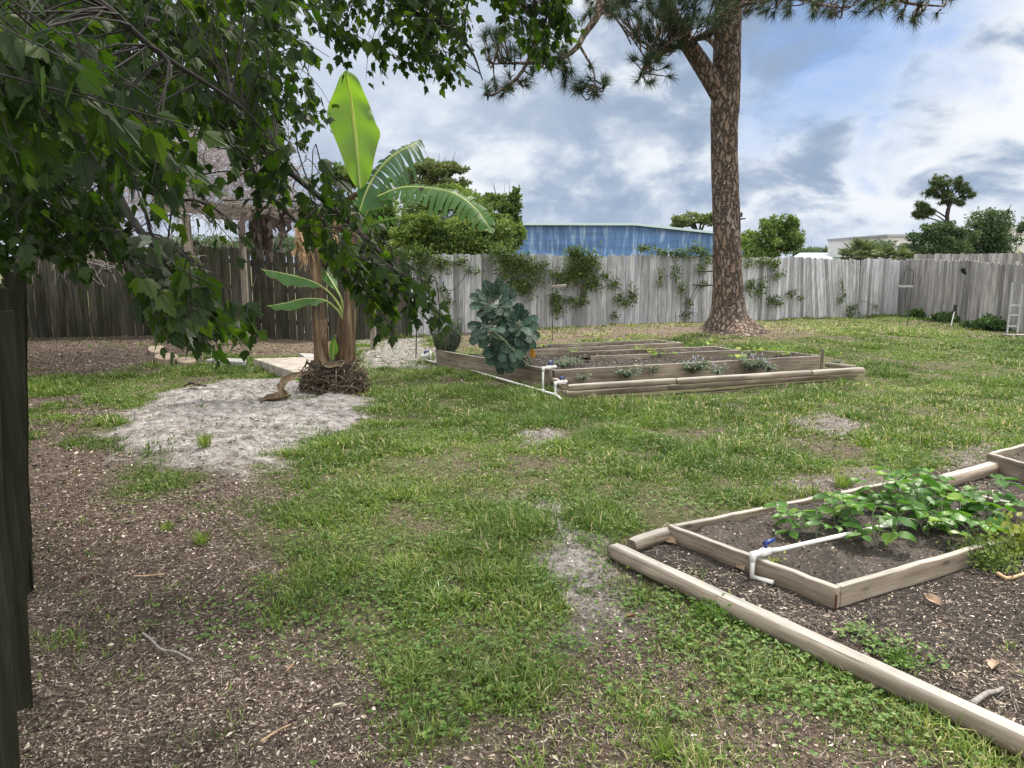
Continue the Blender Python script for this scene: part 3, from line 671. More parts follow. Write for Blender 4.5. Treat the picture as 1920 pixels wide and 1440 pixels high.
def leaf_maple():
    V = []
    for s in (1, -1):
        for (x, y) in half: V.append((s*x, y, -.28*abs(x)**1.3-.16*y*y+(.06 if x == 0 else 0)))
    k = len(half); F = [np.array([list(range(k))]), np.array([[k+i for i in range(k)][::-1]])]
    b = 2*k; V += [(-.012, 0, 0), (.012, 0, 0), (.01, -.28, .03), (-.01, -.28, .03), (.008, -.62, .13), (-.008, -.62, .13)]
    F += [np.array([[b, b+1, b+2, b+3], [b+3, b+2, b+4, b+5]])]
    return np.array(V), F
ML = leaf_maple(); DL = leaf_diamond(); SL = leaf_simple()

# ------------------------------------------------------------------ maple overhead
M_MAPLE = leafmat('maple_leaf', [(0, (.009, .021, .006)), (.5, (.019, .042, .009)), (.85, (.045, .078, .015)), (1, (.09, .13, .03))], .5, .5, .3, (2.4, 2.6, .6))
M_MBARK = plain('maple_bark', (.022, .019, .017), .9, var=.4, scale=30)
MT = Vector((-4.6, 3.2, 0))
MAP = thing('maple_tree', 'leafy maple hanging over the top left of the yard', 'tree', MT)
limbs = []
def limb(ctrl, r0, r1, m=26):
    pts = curve_pts(ctrl, m); limbs.append((pts, r0, r1)); return pts
crot = Vector((-4.5, 3.2, 3.3))
limb([MT, Vector((-4.62, 3.2, 1.6)), crot, Vector((-4.2, 3.0, 5.5)), Vector((-3.6, 2.9, 8))], .2, .06)
limb([crot, D(-150, 0, 3.6), D(160, 20, 3.5), D(335, 60, 3.5), D(400, 120, 3.45), D(440, 210, 3.4), D(520, 300, 3.3), D(600, 370, 3.2), D(690, 450, 3.1), D(760, 520, 3.0), D(818, 572, 2.95)], .032, .003, 50)
limb([crot, D(-100, 60, 3.0), D(60, 150, 2.6), D(170, 270, 2.35), D(240, 400, 2.2), D(300, 480, 2.1), D(330, 560, 2.0), D(370, 620, 1.95)], .022, .003, 40)
limb([crot, D(-100, 200, 3.4), D(40, 290, 3.3), D(150, 420, 3.2), D(240, 510, 3.1)], .022, .003)
limb([crot, D(0, -150, 4.2), D(350, -200, 4.6), D(560, -100, 4.6), D(700, -30, 4.6), D(820, 40, 4.5), D(880, 90, 4.45), D(905, 150, 4.4)], .04, .003, 40)
limb([D(560, -100, 4.6), D(800, -80, 4.7), D(960, -10, 4.7), D(1010, 60, 4.7), D(1060, 115, 4.65)], .02, .003)
limb([D(440, 210, 3.4), D(480, 330, 3.3), D(560, 420, 3.2), D(640, 500, 3.15), D(700, 600, 3.1)], .012, .003)
limb([crot, D(-200, -100, 2.2), D(100, -50, 2.0), D(300, 100, 2.1), D(450, 200, 2.4), D(520, 280, 2.6)], .016, .002)
limb([crot, Vector((-3, 1.5, 4.6)), Vector((-1.2, 1.2, 4.8)), Vector((.3, 1.5, 4.4))], .06, .01)
limb([crot, Vector((-3, 1.0, 5.2)), Vector((-.5, .6, 5.9)), Vector((1.6, .8, 5.8)), Vector((3.2, 1.2, 5.3))], .08, .01)
limb([crot, Vector((-3.4, 3.6, 4.8)), Vector((-1.8, 4.2, 5.2)), Vector((-.2, 4.4, 4.9))], .06, .01)
limb([crot, Vector((-3.2, 2.2, 4.2)), Vector((-2.2, 0.4, 4.6)), Vector((-1.6, -1.5, 4.4))], .06, .01)
limb([crot, D(200, 330, 5.0), D(380, 380, 5.2), D(450, 430, 5.2)], .02, .004)
lp = np.array([tuple(p) for (pts, _, _) in limbs for p in pts]); lr = np.concatenate([np.linspace(a, b, len(pts)) for (pts, a, b) in limbs])
for i, (pts, a, b) in enumerate(limbs):
    rr = np.linspace(a, b, len(pts)) if i else np.linspace(a, b, len(pts))
    V, F = tube(pts, rr, 8); mk('trunk' if i == 0 else 'branch', V, F, M_MBARK, MAP, smooth=True)
def in_poly_px(poly, n, Y0, Y1, pw=1.0):
    P = np.array(poly, float); out = []
    x0, y0 = P.min(0); x1, y1 = P.max(0)
    while len(out) < n:
        x, y = RNG.uniform(x0, x1, 400), RNG.uniform(y0, y1, 400); k = sdist(x, y, poly) > 0
        out += list(zip(x[k], y[k]))
    return [D(x, y, Y0+(Y1-Y0)*random.random()**pw) for x, y in out[:n]]
cl = []       # (centre, number of leaves, leaf size, twig length)
def clus(poly, n, Y0, Y1, k=8, s=.085, tl=.28): cl.extend((c, k+1, s*.72, tl) for c in in_poly_px(poly, int(n*1.6), Y0, Y1))
clus([(-60, -60), (560, -60), (560, 60), (520, 150), (520, 220), (420, 230), (300, 230), (240, 280), (120, 330), (-60, 330)], 240, 2.4, 5.2)
clus([(-60, -60), (420, -60), (400, 120), (250, 210), (120, 280), (-60, 330)], 200, 3.5, 6)
clus([(-60, 40), (140, 60), (250, 220), (260, 300), (120, 290), (-60, 220)], 26, 1.35, 1.9, 6, .09)
clus([(-60, 280), (60, 300), (160, 320), (230, 400), (200, 440), (90, 450), (-60, 440)], 68, 2.6, 4.6)
clus([(-60, 400), (100, 410), (230, 430), (290, 450), (260, 470), (200, 460), (120, 490), (60, 470), (-60, 470)], 16, 2.6, 3.2)
clus([(370, 180), (470, 190), (540, 270), (620, 350), (700, 400), (760, 470), (740, 560), (700, 600), (650, 520), (600, 450), (540, 360), (470, 330), (400, 240)], 30, 2.9, 3.5, 7, .088)
clus([(640, 450), (760, 480), (830, 570), (790, 580), (740, 560), (690, 610), (650, 570)], 13, 2.8, 3.1, 6, .09, .22)
clus([(250, 360), (400, 330), (500, 380), (420, 470), (380, 500), (260, 470)], 8, 2.6, 3.6, 5, .085)
clus([(580, -60), (880, -60), (870, 60), (885, 130), (800, 130), (720, 110), (640, 100), (590, 30)], 70, 4.2, 5.0, 8, .09)
clus([(870, -60), (1060, -60), (1070, 20), (1050, 100), (980, 90), (940, 20)], 30, 4.5, 4.9, 8, .09)
clus([(500, -60), (620, -60), (610, 30), (560, 90), (600, 180), (560, 260), (520, 210)], 26, 3.2, 5, 6)
clus([(200, 240), (330, 230), (380, 280), (280, 340), (200, 330)], 12, 1.8, 2.8, 6, .088)
clus([(280, 500), (360, 480), (390, 560), (380, 620), (290, 600), (270, 540)], 12, 1.75, 2.1, 6, .08, .16)
clus([(390, 560), (470, 570), (470, 610), (400, 640)], 5, 2.3, 2.6, 5, .085, .2)
clus([(240, 160), (500, 170), (540, 260), (430, 250), (300, 230)], 26, 3.8, 5.4, 5, .085)
for i in range(1500):    # the part of the crown overhead and out of view
    a = Vector((-4.8+8.2*random.random()**1.15, random.uniform(-1.5, 6.8), random.uniform(3.4, 7.2)))
    if a.x > 1.2+.3*a.y: continue
    if a.y > .5 and (a.z-CAMH)/a.y < .47: continue
    cl.append((a, 10, .12, .4))
def maple_leaves():
    pos, yd, rn, sz = [], [], [], []; tw = Geo()
    for (c, k, s, tl) in cl:
        c = np.array(c); j = int(np.argmin(((lp-c)**2).sum(1)+.08*np.maximum(0, c[2]-lp[:, 2]))); b0 = lp[j]
        dirn = np.array([random.uniform(-.2, .9), random.uniform(-.5, .5), random.uniform(-.95, -.15)]); dirn /= np.linalg.norm(dirn)
        st = c-dirn*tl*.5; en = c+dirn*tl*.5
        mid = (b0+st)/2+np.array([0, 0, .04])*min(1, np.linalg.norm(st-b0)*2)+RNG.normal(0, .02, 3)
        if np.linalg.norm(st-b0) < .5:
            pts = [b0, mid, st, (st+en)/2+RNG.normal(0, .012, 3), en]
            V, F = tube([Vector(p) for p in curve_pts([Vector(p) for p in pts], 7)], np.linspace(.0032, .0011, 8), 4, False); tw.add(V, F)
        else:
            V, F = tube([Vector(st-dirn*.1), Vector(st), Vector(en)], np.linspace(.003, .0013, 3), 4, False); tw.add(V, F)
        q = random.random()
        for m in range(k):
            f = (m//2+.5)/(k/2); p = st+(en-st)*min(1, f); s2 = s*random.uniform(.6, 1.15)*(1.1-.35*f)
            sd = RNG.normal(0, 1, 3); sd -= dirn*np.dot(sd, dirn); sd /= np.linalg.norm(sd)
            y = sd*.75+np.array([.12, 0, -1.0])*random.uniform(.4, 1.2)+dirn*.4; y /= np.linalg.norm(y)
            pos.append(p+y*s2*.62); yd.append(y); sz.append(s2); rn.append(min(1, max(0, q*.4+random.random()*.6)))
    pos, yd, sz, rn = map(np.array, (pos, yd, sz, rn))
    R = frames(yd, RNG.uniform(-1.3, 1.3, len(pos))+RNG.integers(0, 2, len(pos))*math.pi*(RNG.random(len(pos)) < .3))
    V, F = inst(ML[0], ML[1], pos, R, sz)
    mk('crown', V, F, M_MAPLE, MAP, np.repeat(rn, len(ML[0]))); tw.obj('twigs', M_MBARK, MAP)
maple_leaves()
# the withered sprig with curled pale undersides hanging at the end of the low branch
M_WITH = leafmat('withered_leaf', [(0, (.03, .035, .02)), (.5, (.07, .085, .055)), (1, (.22, .25, .22))], .25, .6, .2, (1.1, 1.2, .8))
def withered():
    pos, yd, sz, rn = [], [], [], []
    for (px, py, rx, ry, n) in ((292, 455, 22, 24, 7), (302, 520, 24, 28, 9), (330, 565, 32, 28, 13), (358, 575, 26, 34, 10), (335, 620, 20, 22, 4)):
        for i in range(n):
            c = D(px+random.gauss(0, rx*.5), py+random.gauss(0, ry*.5), 1.9+random.uniform(-.1, .1)); pos.append(tuple(c)); yd.append((random.gauss(.1, .45), random.gauss(0, .5), -1)); sz.append(random.uniform(.045, .075)); rn.append(random.random())
    TV = ML[0].copy(); TV[:, 2] = -1.1*np.abs(TV[:, 0])**1.1-.5*TV[:, 1]**2; TV[:, 0] *= .62
    V, F = inst(TV, ML[1], np.array(pos), frames(np.array(yd), RNG.uniform(0, 6.28, len(pos))), np.array(sz)); mk('withered_leaves', V, F, M_WITH, MAP, np.repeat(np.array(rn), len(TV)))
withered()

# ------------------------------------------------------------------ grass
M_GRASS = leafmat('grass_blade', [(0, (.044, .09, .018)), (.3, (.09, .158, .027)), (.55, (.155, .232, .048)), (.8, (.27, .34, .10)), (.86, (.38, .34, .18)), (1, (.58, .50, .34))], .35, .5, .3, (1.15, 1.2, .7), noise_sc=2)
bedpolys = [[na, nb, nc, nd], [ra, rb, rb+rL*2.2, ra+rL*2.2], [A, B, B1, B2, B2b, B3, B3b, A3, Cc]]
logpoly = [G(1050, 757), G(1040, 705, .1), G(1540, 675), G(1632, 695), G(1622, 714)]
def grass_density(x, y):
    m = masks(x, y); d = np.ones_like(x)
    d *= 1-m['mul']*.97; d *= 1-np.clip(m['sand']*1.15, 0, 1)*.97; d *= 1-m['bare']*.75; d *= 1-m['leafb']*.93
    d *= 1-m['straw']*(.55+.4*sstep(.45, .55, fbm(x, y, .8, 3, 91))); d *= 1-m['dryg']*.28; d *= 1-m['dark']*.995; d *= 1-m['wear']*.7
    clump = fbm(x, y, 3.2, 3, 50); d *= .35+1.0*sstep(.33, .6, clump)
    # scattered green patches in the mulch
    pt = sstep(.56, .72, fbm(x, y, 1.5, 3, 55))*m['mul']*sstep(1.8, 4.2, y)*.7
    d = np.maximum(d, pt)
    for p in bedpolys+[logpoly]: d = np.where(sdist(x, y, p) > -.02, 0, d)
    d = np.where(sdist(x, y, POLY_DARK) > -.05, np.minimum(d, .02), d)
    return d
def fan(n, y0, y1, mar=.92):
    """random ground points inside the view wedge, uniform per area"""
    y = np.sqrt(RNG.uniform(y0**2, y1**2, n)); x = RNG.uniform(-mar, mar, n)*y; return x, y
def blades():
    V_, F4, F3, RN = [], [], [], []; off = 0
    for (y0, y1, tuft, per, hh, ww) in ((1.3, 3.2, 3600, 14, .048, .0048), (3.2, 6, 11000, 13, .05, .0058), (6, 10, 19000, 10, .058, .0085), (10, 16, 30000, 9, .058, .010), (16, 26, 36000, 7, .062, .014)):
        x, y = fan(int(tuft*1.95), y0, y1); d = grass_density(x, y); k = RNG.random(len(x)) < d; x, y, d = x[k], y[k], d[k]
        n = len(x); hue = fbm(x, y, .9, 3, 60); dry = masks(x, y); dr = np.clip(dry['dryg']*.12+dry['straw']*.3+dry['bare']*.15, 0, .5)
        tx, ty = np.repeat(x, per), np.repeat(y, per); m = n*per
        tl = np.repeat(RNG.uniform(.6, 1.3, n)*(.5+.5*d)*(.55+1.1*sstep(.35, .65, fbm(x, y, 1.7, 3, 88))), per); hu = np.repeat(hue, per); drr = np.repeat(dr, per)
        ang = RNG.uniform(0, 2*math.pi, m); r = np.abs(RNG.normal(0, 1, m))*hh*.8
        bx, by = tx+np.cos(ang)*r, ty+np.sin(ang)*r; a2 = ang+RNG.normal(0, .7, m)
        L_ = hh*tl*RNG.uniform(.5, 1.3, m); w = ww*RNG.uniform(.6, 1.3, m)
        incl = RNG.uniform(.3, 1.5, m)       # lean from vertical
        dx, dy = np.cos(a2), np.sin(a2); bz = height(bx, by)-.004
        sx, sy = -dy*w/2, dx*w/2; tw = RNG.uniform(-.6, .6, m); sz_ = w/2*tw
        q_far = .82 if y0 >= 6 else 1.0
        m1 = np.stack([bx+dx*np.sin(incl*.6)*L_*.5, by+dy*np.sin(incl*.6)*L_*.5, bz+np.cos(incl*.6)*L_*.5], -1)
        tp = m1+np.stack([dx*np.sin(incl*1.35)*L_*.5, dy*np.sin(incl*1.35)*L_*.5, np.cos(incl*1.35)*L_*.5], -1)
        S = np.stack([sx, sy, sz_], -1); b0 = np.stack([bx, by, bz], -1)
        V = np.stack([b0-S*.8, b0+S*.8, m1+S, m1-S, tp], 1).reshape(-1, 3)
        i = np.arange(m)[:, None]*5+off; F4.append(i+np.array([[0, 1, 2, 3]])); F3.append(i+np.array([[3, 2, 4]])); off += m*5
        q = np.clip(.0+hu*.75*q_far+RNG.normal(0, .2*q_far, m), 0, .82*q_far); isd = RNG.random(m) < (.045+drr*1.0+.11*np.repeat(sstep(.5, .68, fbm(x, y, .55, 3, 66)), per)); q = np.where(isd, RNG.uniform(.84, 1, m), q)
        V_.append(V); RN.append(np.repeat(q, 5))
    o = mk('lawn_grass', np.concatenate(V_), [np.concatenate(F4), np.concatenate(F3)], M_GRASS, rnd=np.concatenate(RN)); tag(o, 'patchy short green lawn grass across the yard', 'grass', kind='stuff')
blades()
def tuft(p, n, hgt, spread, label, mat=M_GRASS, name='grass_tuft', w=.007, hue=(.45, .75), cat='grass tuft', group='tall grass tufts'):
    g = Geo(); z = float(height(np.array([p.x]), np.array([p.y]))[0]); base = Vector((p.x, p.y, z))
    for i in range(n):
        a = random.uniform(0, 2*math.pi); r = random.random()*spread*.35; b = base+Vector((math.cos(a)*r, math.sin(a)*r, -.005)); L_ = hgt*random.uniform(.5, 1.1)
        ln = random.uniform(.1, 1.0); d = Vector((math.cos(a), math.sin(a), 0)); s = Vector((-d.y, d.x, 0))*w*.5
        pts = [b, b+d*math.sin(ln*.5)*L_*.4+Vector((0, 0, math.cos(ln*.5)*L_*.4))]; pts.append(pts[1]+d*math.sin(ln)*L_*.35+Vector((0, 0, math.cos(ln)*L_*.35))); pts.append(pts[2]+d*math.sin(ln*1.5)*L_*.3+Vector((0, 0, math.cos(ln*1.5)*L_*.3)))
        V = [pts[0]-s, pts[0]+s, pts[1]+s, pts[1]-s, pts[2]+s*.8, pts[2]-s*.8, pts[3]]
        g.add([tuple(v) for v in V], [np.array([[0, 1, 2, 3], [3, 2, 4, 5]]), np.array([[5, 4, 6]])], random.uniform(*hue))
    o = g.obj(name, mat, None, loc=base); tag(o, label, cat, group)
tuft(G(385, 857), 90, .13, .16, 'bright grass tuft growing on the pale sand patch')
tuft(G(380, 1022), 70, .10, .13, 'bright grass tuft in the leaf litter left of the lawn')
tuft(G(312, 1000), 40, .07, .12, 'low grass tuft beside the bright one in the leaf litter')
tuft(G(1580, 912), 120, .12, .22, 'yellow green grass tuft at the back edge of the bean bed')
tuft(G(612, 842), 70, .09, .16, 'bright grass tuft at the right edge of the sand patch')
tuft(G(1245, 1408), 60, .07, .13, 'small grass tuft on bare soil at the bottom of the lawn')
tuft(G(885, 1330), 60, .07, .14, 'ragged grass tuft at the bottom middle of the yard')

# ------------------------------------------------------------------ leaf litter
M_LITTER = leafmat('dead_leaf_litter', [(0, (.022, .017, .013)), (.25, (.06, .045, .035)), (.5, (.14, .108, .085)), (.75, (.31, .25, .20)), (.92, (.50, .43, .36)), (1, (.66, .61, .54))], .0, .8, .2, noise_sc=30)
def scatter_litter(x, y, z, size, rn, thin=None, lift=.006, flatness=.35):
    n = len(x); a = RNG.uniform(0, 2*math.pi, n); el = RNG.normal(0, flatness, n)
    yd = np.stack([np.cos(a)*np.cos(el), np.sin(a)*np.cos(el), np.sin(el)], -1)
    R = frames(yd, RNG.normal(0, flatness*1.3, n)+(RNG.random(n) < .5)*math.pi)
    sc = np.stack([size*(thin if thin is not None else RNG.uniform(.35, 1.0, n)), size, size*(RNG.uniform(.3, 1.7, n) if thin is None else thin*RNG.uniform(.5, 2, n))], -1)
    return inst(LT[0], LT[1], np.stack([x, y, z+lift*RNG.random(n)], -1)-yd*(size/2)[:, None], R, sc)
LT = (np.array([(0, 0, 0), (-.28, .35, .10), (0, .4, 0), (.24, .3, .12), (-.2, .75, .06), (.22, .7, .1), (.03, 1, -.04)]), [np.array([[0, 2, 1], [0, 3, 2], [4, 2, 6], [2, 5, 6]]), np.array([[1, 2, 4, 4]])[:, :3], np.array([[2, 3, 5]])])
def litter():
    VV, FF, RR = [], [], []; off = 0
    def push(V, F, r):
        nonlocal off
        VV.append(V); FF.extend([f+off for f in F]); RR.append(np.repeat(r, len(LT[0]))); off += len(V)
    for (y0, y1, n, s0, s1) in ((1.3, 3.0, 80000, .006, .022), (3, 5.5, 95000, .008, .026), (5.5, 10, 60000, .014, .042), (10, 16, 50000, .022, .06), (16, 25, 30000, .03, .07)):
        n = int(n*1.22); x, y = fan(n, y0, y1); m = masks(x, y)
        d = .08+.95*np.maximum(m['mul'], m['leafb'])+.35*m['wear']+.35*m['bare']+.07*m['sand']+.75*m['straw']+.15*m['dryg']
        d = np.maximum(d, m['dark']*(.08+.8*sstep(.42, .62, fbm(x, y, 1.6, 3, 77)))); d *= .55+.9*fbm(x, y, 2.5, 3, 70)
        for p in bedpolys: d = np.where(sdist(x, y, p) > -.02, 0, d)
        k = RNG.random(n) < d; x, y = x[k], y[k]; n = len(x); m = {a: b[k] for a, b in m.items()}
        sz = s0+(s1-s0)*RNG.random(n)**2.2; rn = np.clip(RNG.beta(1.1, 1.25, n), 0, 1); rn = np.where(m['straw'] > .5, .25+rn*.5, rn); rn = np.where(m['leafb'] > .5, rn*.9, rn)
        push(*scatter_litter(x, y, height(x, y), sz, rn), rn)
        # twigs and needles
        j = RNG.random(n) < .28; q = rn[j]*.8
        push(*scatter_litter(x[j]+.01, y[j], height(x[j], y[j]), sz[j]*RNG.uniform(1.5, 4, j.sum()), q, thin=RNG.uniform(.03, .09, j.sum()), flatness=.12), q)
    for (y0, y1, n, s0, s1, th) in ((1.3, 3.2, 5200, .012, .030, None), (3.2, 6, 7000, .014, .034, None), (6, 14, 4000, .03, .06, None), (1.3, 3.4, 16000, .03, .11, .02), (3.4, 7, 22000, .04, .12, .03), (7, 14, 12000, .06, .16, .04)):
        x, y = fan(n, y0, y1); m = masks(x, y); d = .02+.5*np.maximum(m['mul'], m['leafb'])+.95*m['dark']*sstep(.42, .56, fbm(x, y, 1.3, 3, 79))+.3*m['wear']+.05*m['sand']+(.22 if th else 0)
        for p in bedpolys: d = np.where(sdist(x, y, p) > -.03, 0, d)
        k = RNG.random(n) < d; x, y = x[k], y[k]; n = len(x); rn = .35+.65*RNG.beta(1.8, 1.0, n); sz = RNG.uniform(s0, s1, n)
        push(*scatter_litter(x, y, height(x, y)+.002, sz, rn, thin=None if th is None else np.full(n, th), flatness=.3 if th is None else .07), rn)
    for (pts, z_) in LIT:
        yy = pts[:, 1].mean(); n = 5200 if yy < 7 else 2600
        i = RNG.integers(0, len(pts), n); x, y = pts[i, 0]+RNG.normal(0, .008, n), pts[i, 1]+RNG.normal(0, .008, n)
        sz = (.006 if yy < 7 else .015)+(.02 if yy < 7 else .035)*RNG.random(n)**2.5; rn = RNG.beta(1.5, 2.0, n)
        push(*scatter_litter(x, y, z_[i]+.002, sz, rn), rn)
    o = mk('leaf_litter', np.concatenate(VV), FF, M_LITTER, rnd=np.concatenate(RR)); tag(o, 'brown dead leaves, bark bits and needles strewn over the ground', 'leaf litter', kind='stuff')
litter()

# low weeds between the blades (three-leaf clumps)
M_WEED = leafmat('clover_leaf', [(0, (.05, .11, .02)), (.6, (.09, .17, .035)), (1, (.17, .24, .06))], .3, .5, .3)
def weeds():
    pos, yd, sz, rn = [], [], [], []
    spots = [(px_, py_, .28, 45) for px_ in range(560, 1900, 70) for py_ in (820, 880, 950, 1020, 1110, 1210, 1330) if (px_*7+py_*3) % 5 < 2]+[(1320, 1180, .55, 300), (1430, 1250, .5, 260), (1240, 1120, .4, 160), (1350, 1120, .25, 120), (1560, 1320, .4, 160), (430, 1160, .35, 130), (570, 1200, .3, 80), (720, 1100, .4, 100), (320, 940, .5, 90), (870, 1300, .5, 130), (640, 930, .6, 120), (1690, 1235, .16, 70), (1600, 1190, .1, 50), (930, 940, .6, 90), (1640, 1210, .1, 40), (1100, 1240, .4, 90), (700, 1130, .3, 80)]
    for (px, py, r, n) in spots:
        c = G(px, py); x, y = c.x+RNG.normal(0, r*.5, n), c.y+RNG.normal(0, r*.5, n); k = y > 1.2
        for p in bedpolys+[logpoly]: k &= sdist(x, y, p) < -.02
        if px < 1590 or n == 45: k &= sdist(x, y, POLY_DARK) < -.12
        if n == 45: k &= masks(x, y)['mulch'] < .4
        x, y = x[k], y[k]; hz = height(x, y)+RNG.uniform(.01, .045, len(x))
        for x_, y_, h in zip(x, y, hz):
            a = random.uniform(0, 7)
            for q in range(3):
                b = a+q*2.1; pos.append((x_, y_, h)); yd.append((math.cos(b), math.sin(b), random.uniform(-.1, .5))); sz.append(random.uniform(.009, .021)); rn.append(random.random())
    pos, yd, sz, rn = map(np.array, (pos, yd, sz, rn)); T_ = leaf_simple(.8, .1, 3)
    V, F = inst(T_[0], T_[1], pos, frames(yd, RNG.normal(0, .3, len(pos))), sz)
    o = mk('clover_weeds', V, F, M_WEED, rnd=np.repeat(rn, len(T_[0]))); tag(o, 'low round leaved weeds mixed into the lawn', 'weeds', kind='stuff')
weeds()

# ------------------------------------------------------------------ pine
def pine_bark():
    m, nt, n, L, b = new_mat('pine_bark'); tc = n('ShaderNodeTexCoord'); P = tc.outputs['Object']
    wn = tex(n, L, 'n', P, 7, 5); sc = n('ShaderNodeVectorMath', operation='SCALE'); L(wn.outputs['Color'], sc.inputs[0]); sc.inputs['Scale'].default_value = .22
    ad = n('ShaderNodeVectorMath', operation='ADD'); L(P, ad.inputs[0]); L(sc.outputs[0], ad.inputs[1])
    v = tex(n, L, 'v', ad.outputs[0], 10.5, mscale=(1, 1, .26), feature='DISTANCE_TO_EDGE')
    v2 = tex(n, L, 'v', ad.outputs[0], 10.5, mscale=(1, 1, .26))
    plate = ramp(n, [(0, (.17, .12, .092)), (.35, (.23, .168, .13)), (.7, (.19, .155, .135)), (1, (.27, .22, .185))])
    sp = n('ShaderNodeSeparateColor'); L(v2.outputs['Color'], sp.inputs[0]); L(sp.outputs[0], plate.inputs[0])
    f = tex(n, L, 'n', P, 30, 6, .7, mscale=(1, 1, .5)); g = ramp(n, [(.3, .7), (.7, 1.2)]); L(f.outputs['Fac'], g.inputs[0])
    c = cmix(n, L, 1., plate.outputs[0], g.outputs[0], 'MULTIPLY')
    cr = ramp(n, [(.0, 0.), (.07, .55), (.16, 1.)]); L(v.outputs['Distance'], cr.inputs[0]); c = cmix(n, L, cr.outputs[0], (.045, .036, .03), c)
    L(c, b.inputs['Base Color']); b.inputs['Roughness'].default_value = .9; b.inputs['Specular IOR Level'].default_value = .15
    r2 = ramp(n, [(.0, 0.), (.2, 1.)]); L(v.outputs['Distance'], r2.inputs[0])
    h = n('ShaderNodeMath', operation='MULTIPLY_ADD'); L(f.outputs['Fac'], h.inputs[0]); h.inputs[1].default_value = .3; L(r2.outputs[0], h.inputs[2])
    bump(n, L, b, h.outputs[0], 1., .05); return m
M_PINEB = pine_bark()
M_NEEDLE = leafmat('pine_needles', [(0, (.018, .035, .018)), (.5, (.035, .06, .025)), (.9, (.06, .09, .035)), (1, (.16, .12, .06))], .2, .5, .3, (1.1, 1.3, .6))
PT = thing('pine_tree', 'tall pine with plated bark standing behind the garden beds', 'tree', Vector((PINE.x, PINE.y, 0)))
Yp = PINE.y
def pine_trunk():
    # centre line and radius from the picture heights
    cl_ = [(1377, 622, 84), (1374, 606, 60), (1368, 590, 42), (1366, 570, 34.5), (1365, 540, 31), (1364, 500, 29), (1363, 430, 27.5), (1360, 340, 26.5), (1358, 250, 26), (1359, 200, 28), (1362, 160, 27), (1363, 110, 27), (1365, 50, 26), (1366, 0, 25), (1366, -120, 22), (1362, -300, 16), (1360, -480, 8)]
    P = [D(a, b, Yp) for a, b, r in cl_]; R = [r*.90*Yp/F_PX*math.cos(0.05) for a, b, r in cl_]
    pts = curve_pts([(p.x, p.y, p.z) for p in P], 120); rr = np.interp(np.linspace(0, len(R)-1, 121), range(len(R)), R)
    n = 72; V = []
    for i, p in enumerate(pts):
        z = max(0, p.z)
        for k in range(n):
            a = 2*math.pi*k/n; fl = 1.0
            if z < .75:
                e = (1-z/.75)**2; fl = 1+e*(.85*max(0, math.cos(a*2.5+.8))**3+.35*max(0, math.cos(a*4+2))**2-.30)
            pl = .03*vn(np.array([a*5]), np.array([p.z*2.6]), 1.3, 7)[0]+.02*vn(np.array([a*12]), np.array([p.z*6]), 1, 8)[0]
            r = rr[i]*fl*(1+(pl-.025)*1.6); V.append((p.x+math.cos(a)*r, p.y+math.sin(a)*r, p.z-.06))
    F = np.array([[i*n+k, i*n+(k+1) % n, (i+1)*n+(k+1) % n, (i+1)*n+k] for i in range(120) for k in range(n)])
    mk('trunk', V, F, M_PINEB, PT, smooth=True)
pine_trunk()
plimbs = []
def plimb(ctrl, r0, r1, m=22, bark=True):
    pts = curve_pts(ctrl, m); plimbs.append(pts); V, F = tube(pts, np.linspace(r0, r1, len(pts)), 10); mk('limb', V, F, M_PINEB, PT, smooth=True); return pts
k = Yp/F_PX
plimb([D(1358, 190, Yp), D(1334, 150, Yp-.1), D(1305, 105, Yp-.2), D(1282, 70, Yp-.3), D(1262, 30, Yp-.4), D(1235, -40, Yp-.5), D(1200, -160, Yp-.8)], 19*k, 9*k)
a_ = plimb([D(1290, 78, Yp-.3), D(1262, 90, Yp-.6), D(1235, 103, Yp-1), D(1212, 118, Yp-1.4), D(1200, 140, Yp-1.7)], 5*k, 1.5*k)
plimb([D(1345, 55, Yp), D(1322, 65, Yp-.2), D(1300, 75, Yp-.5), D(1285, 80, Yp-.6)], 7*k, 4*k)
plimb([D(1350, 100, Yp), D(1335, 78, Yp+.2), D(1318, 70, Yp+.3), D(1295, 80, Yp)], 6*k, 4*k)
b_ = plimb([D(1350, -260, Yp), D(1260, -160, Yp-2), D(1140, -60, Yp-3), D(1126, 0, Yp-3.2), D(1120, 30, Yp-3.3), D(1095, 65, Yp-3.4), D(1082, 88, Yp-3.5), D(1055, 108, Yp-3.6), D(1000, 118, Yp-3.7), D(960, 118, Yp-3.8), D(925, 120, Yp-3.9)], 8*k, 1*k, 34)
c_ = plimb([D(1086, 84, Yp-3.5), D(1098, 105, Yp-3.5), D(1112, 130, Yp-3.5), D(1116, 160, Yp-3.5)], 2*k, 1*k, 8)
d_ = plimb([D(1350, -260, Yp), D(1180, -150, Yp-2.5), D(1060, -20, Yp-3.5), D(1040, 30, Yp-3.7), D(1010, 72, Yp-3.8), D(975, 140, Yp-3.9), D(930, 175, Yp-4), D(915, 180, Yp-4)], 6*k, 1*k, 26)
e_ = plimb([D(1362, -200, Yp), D(1450, -150, Yp-1), D(1550, -80, Yp-2), D(1640, -20, Yp-2.5), D(1700, 5, Yp-2.8), D(1770, 12, Yp-3)], 7*k, 1*k, 24)
f_ = plimb([D(1362, -150, Yp), D(1420, -90, Yp-1.5), D(1480, -20, Yp-2.5), D(1530, 5, Yp-3), D(1580, 15, Yp-3)], 5*k, 1*k, 20)
for i in range(14):
    a = i*2.4; z = 8.5+i*.55; ln = 3.6-.14*i
    s = Vector((PINE.x-.1, PINE.y, z)); plimb([s, s+Vector((math.cos(a)*ln*.5, math.sin(a)*ln*.5, .5)), s+Vector((math.cos(a)*ln, math.sin(a)*ln, .7))], .09, .02, 8)
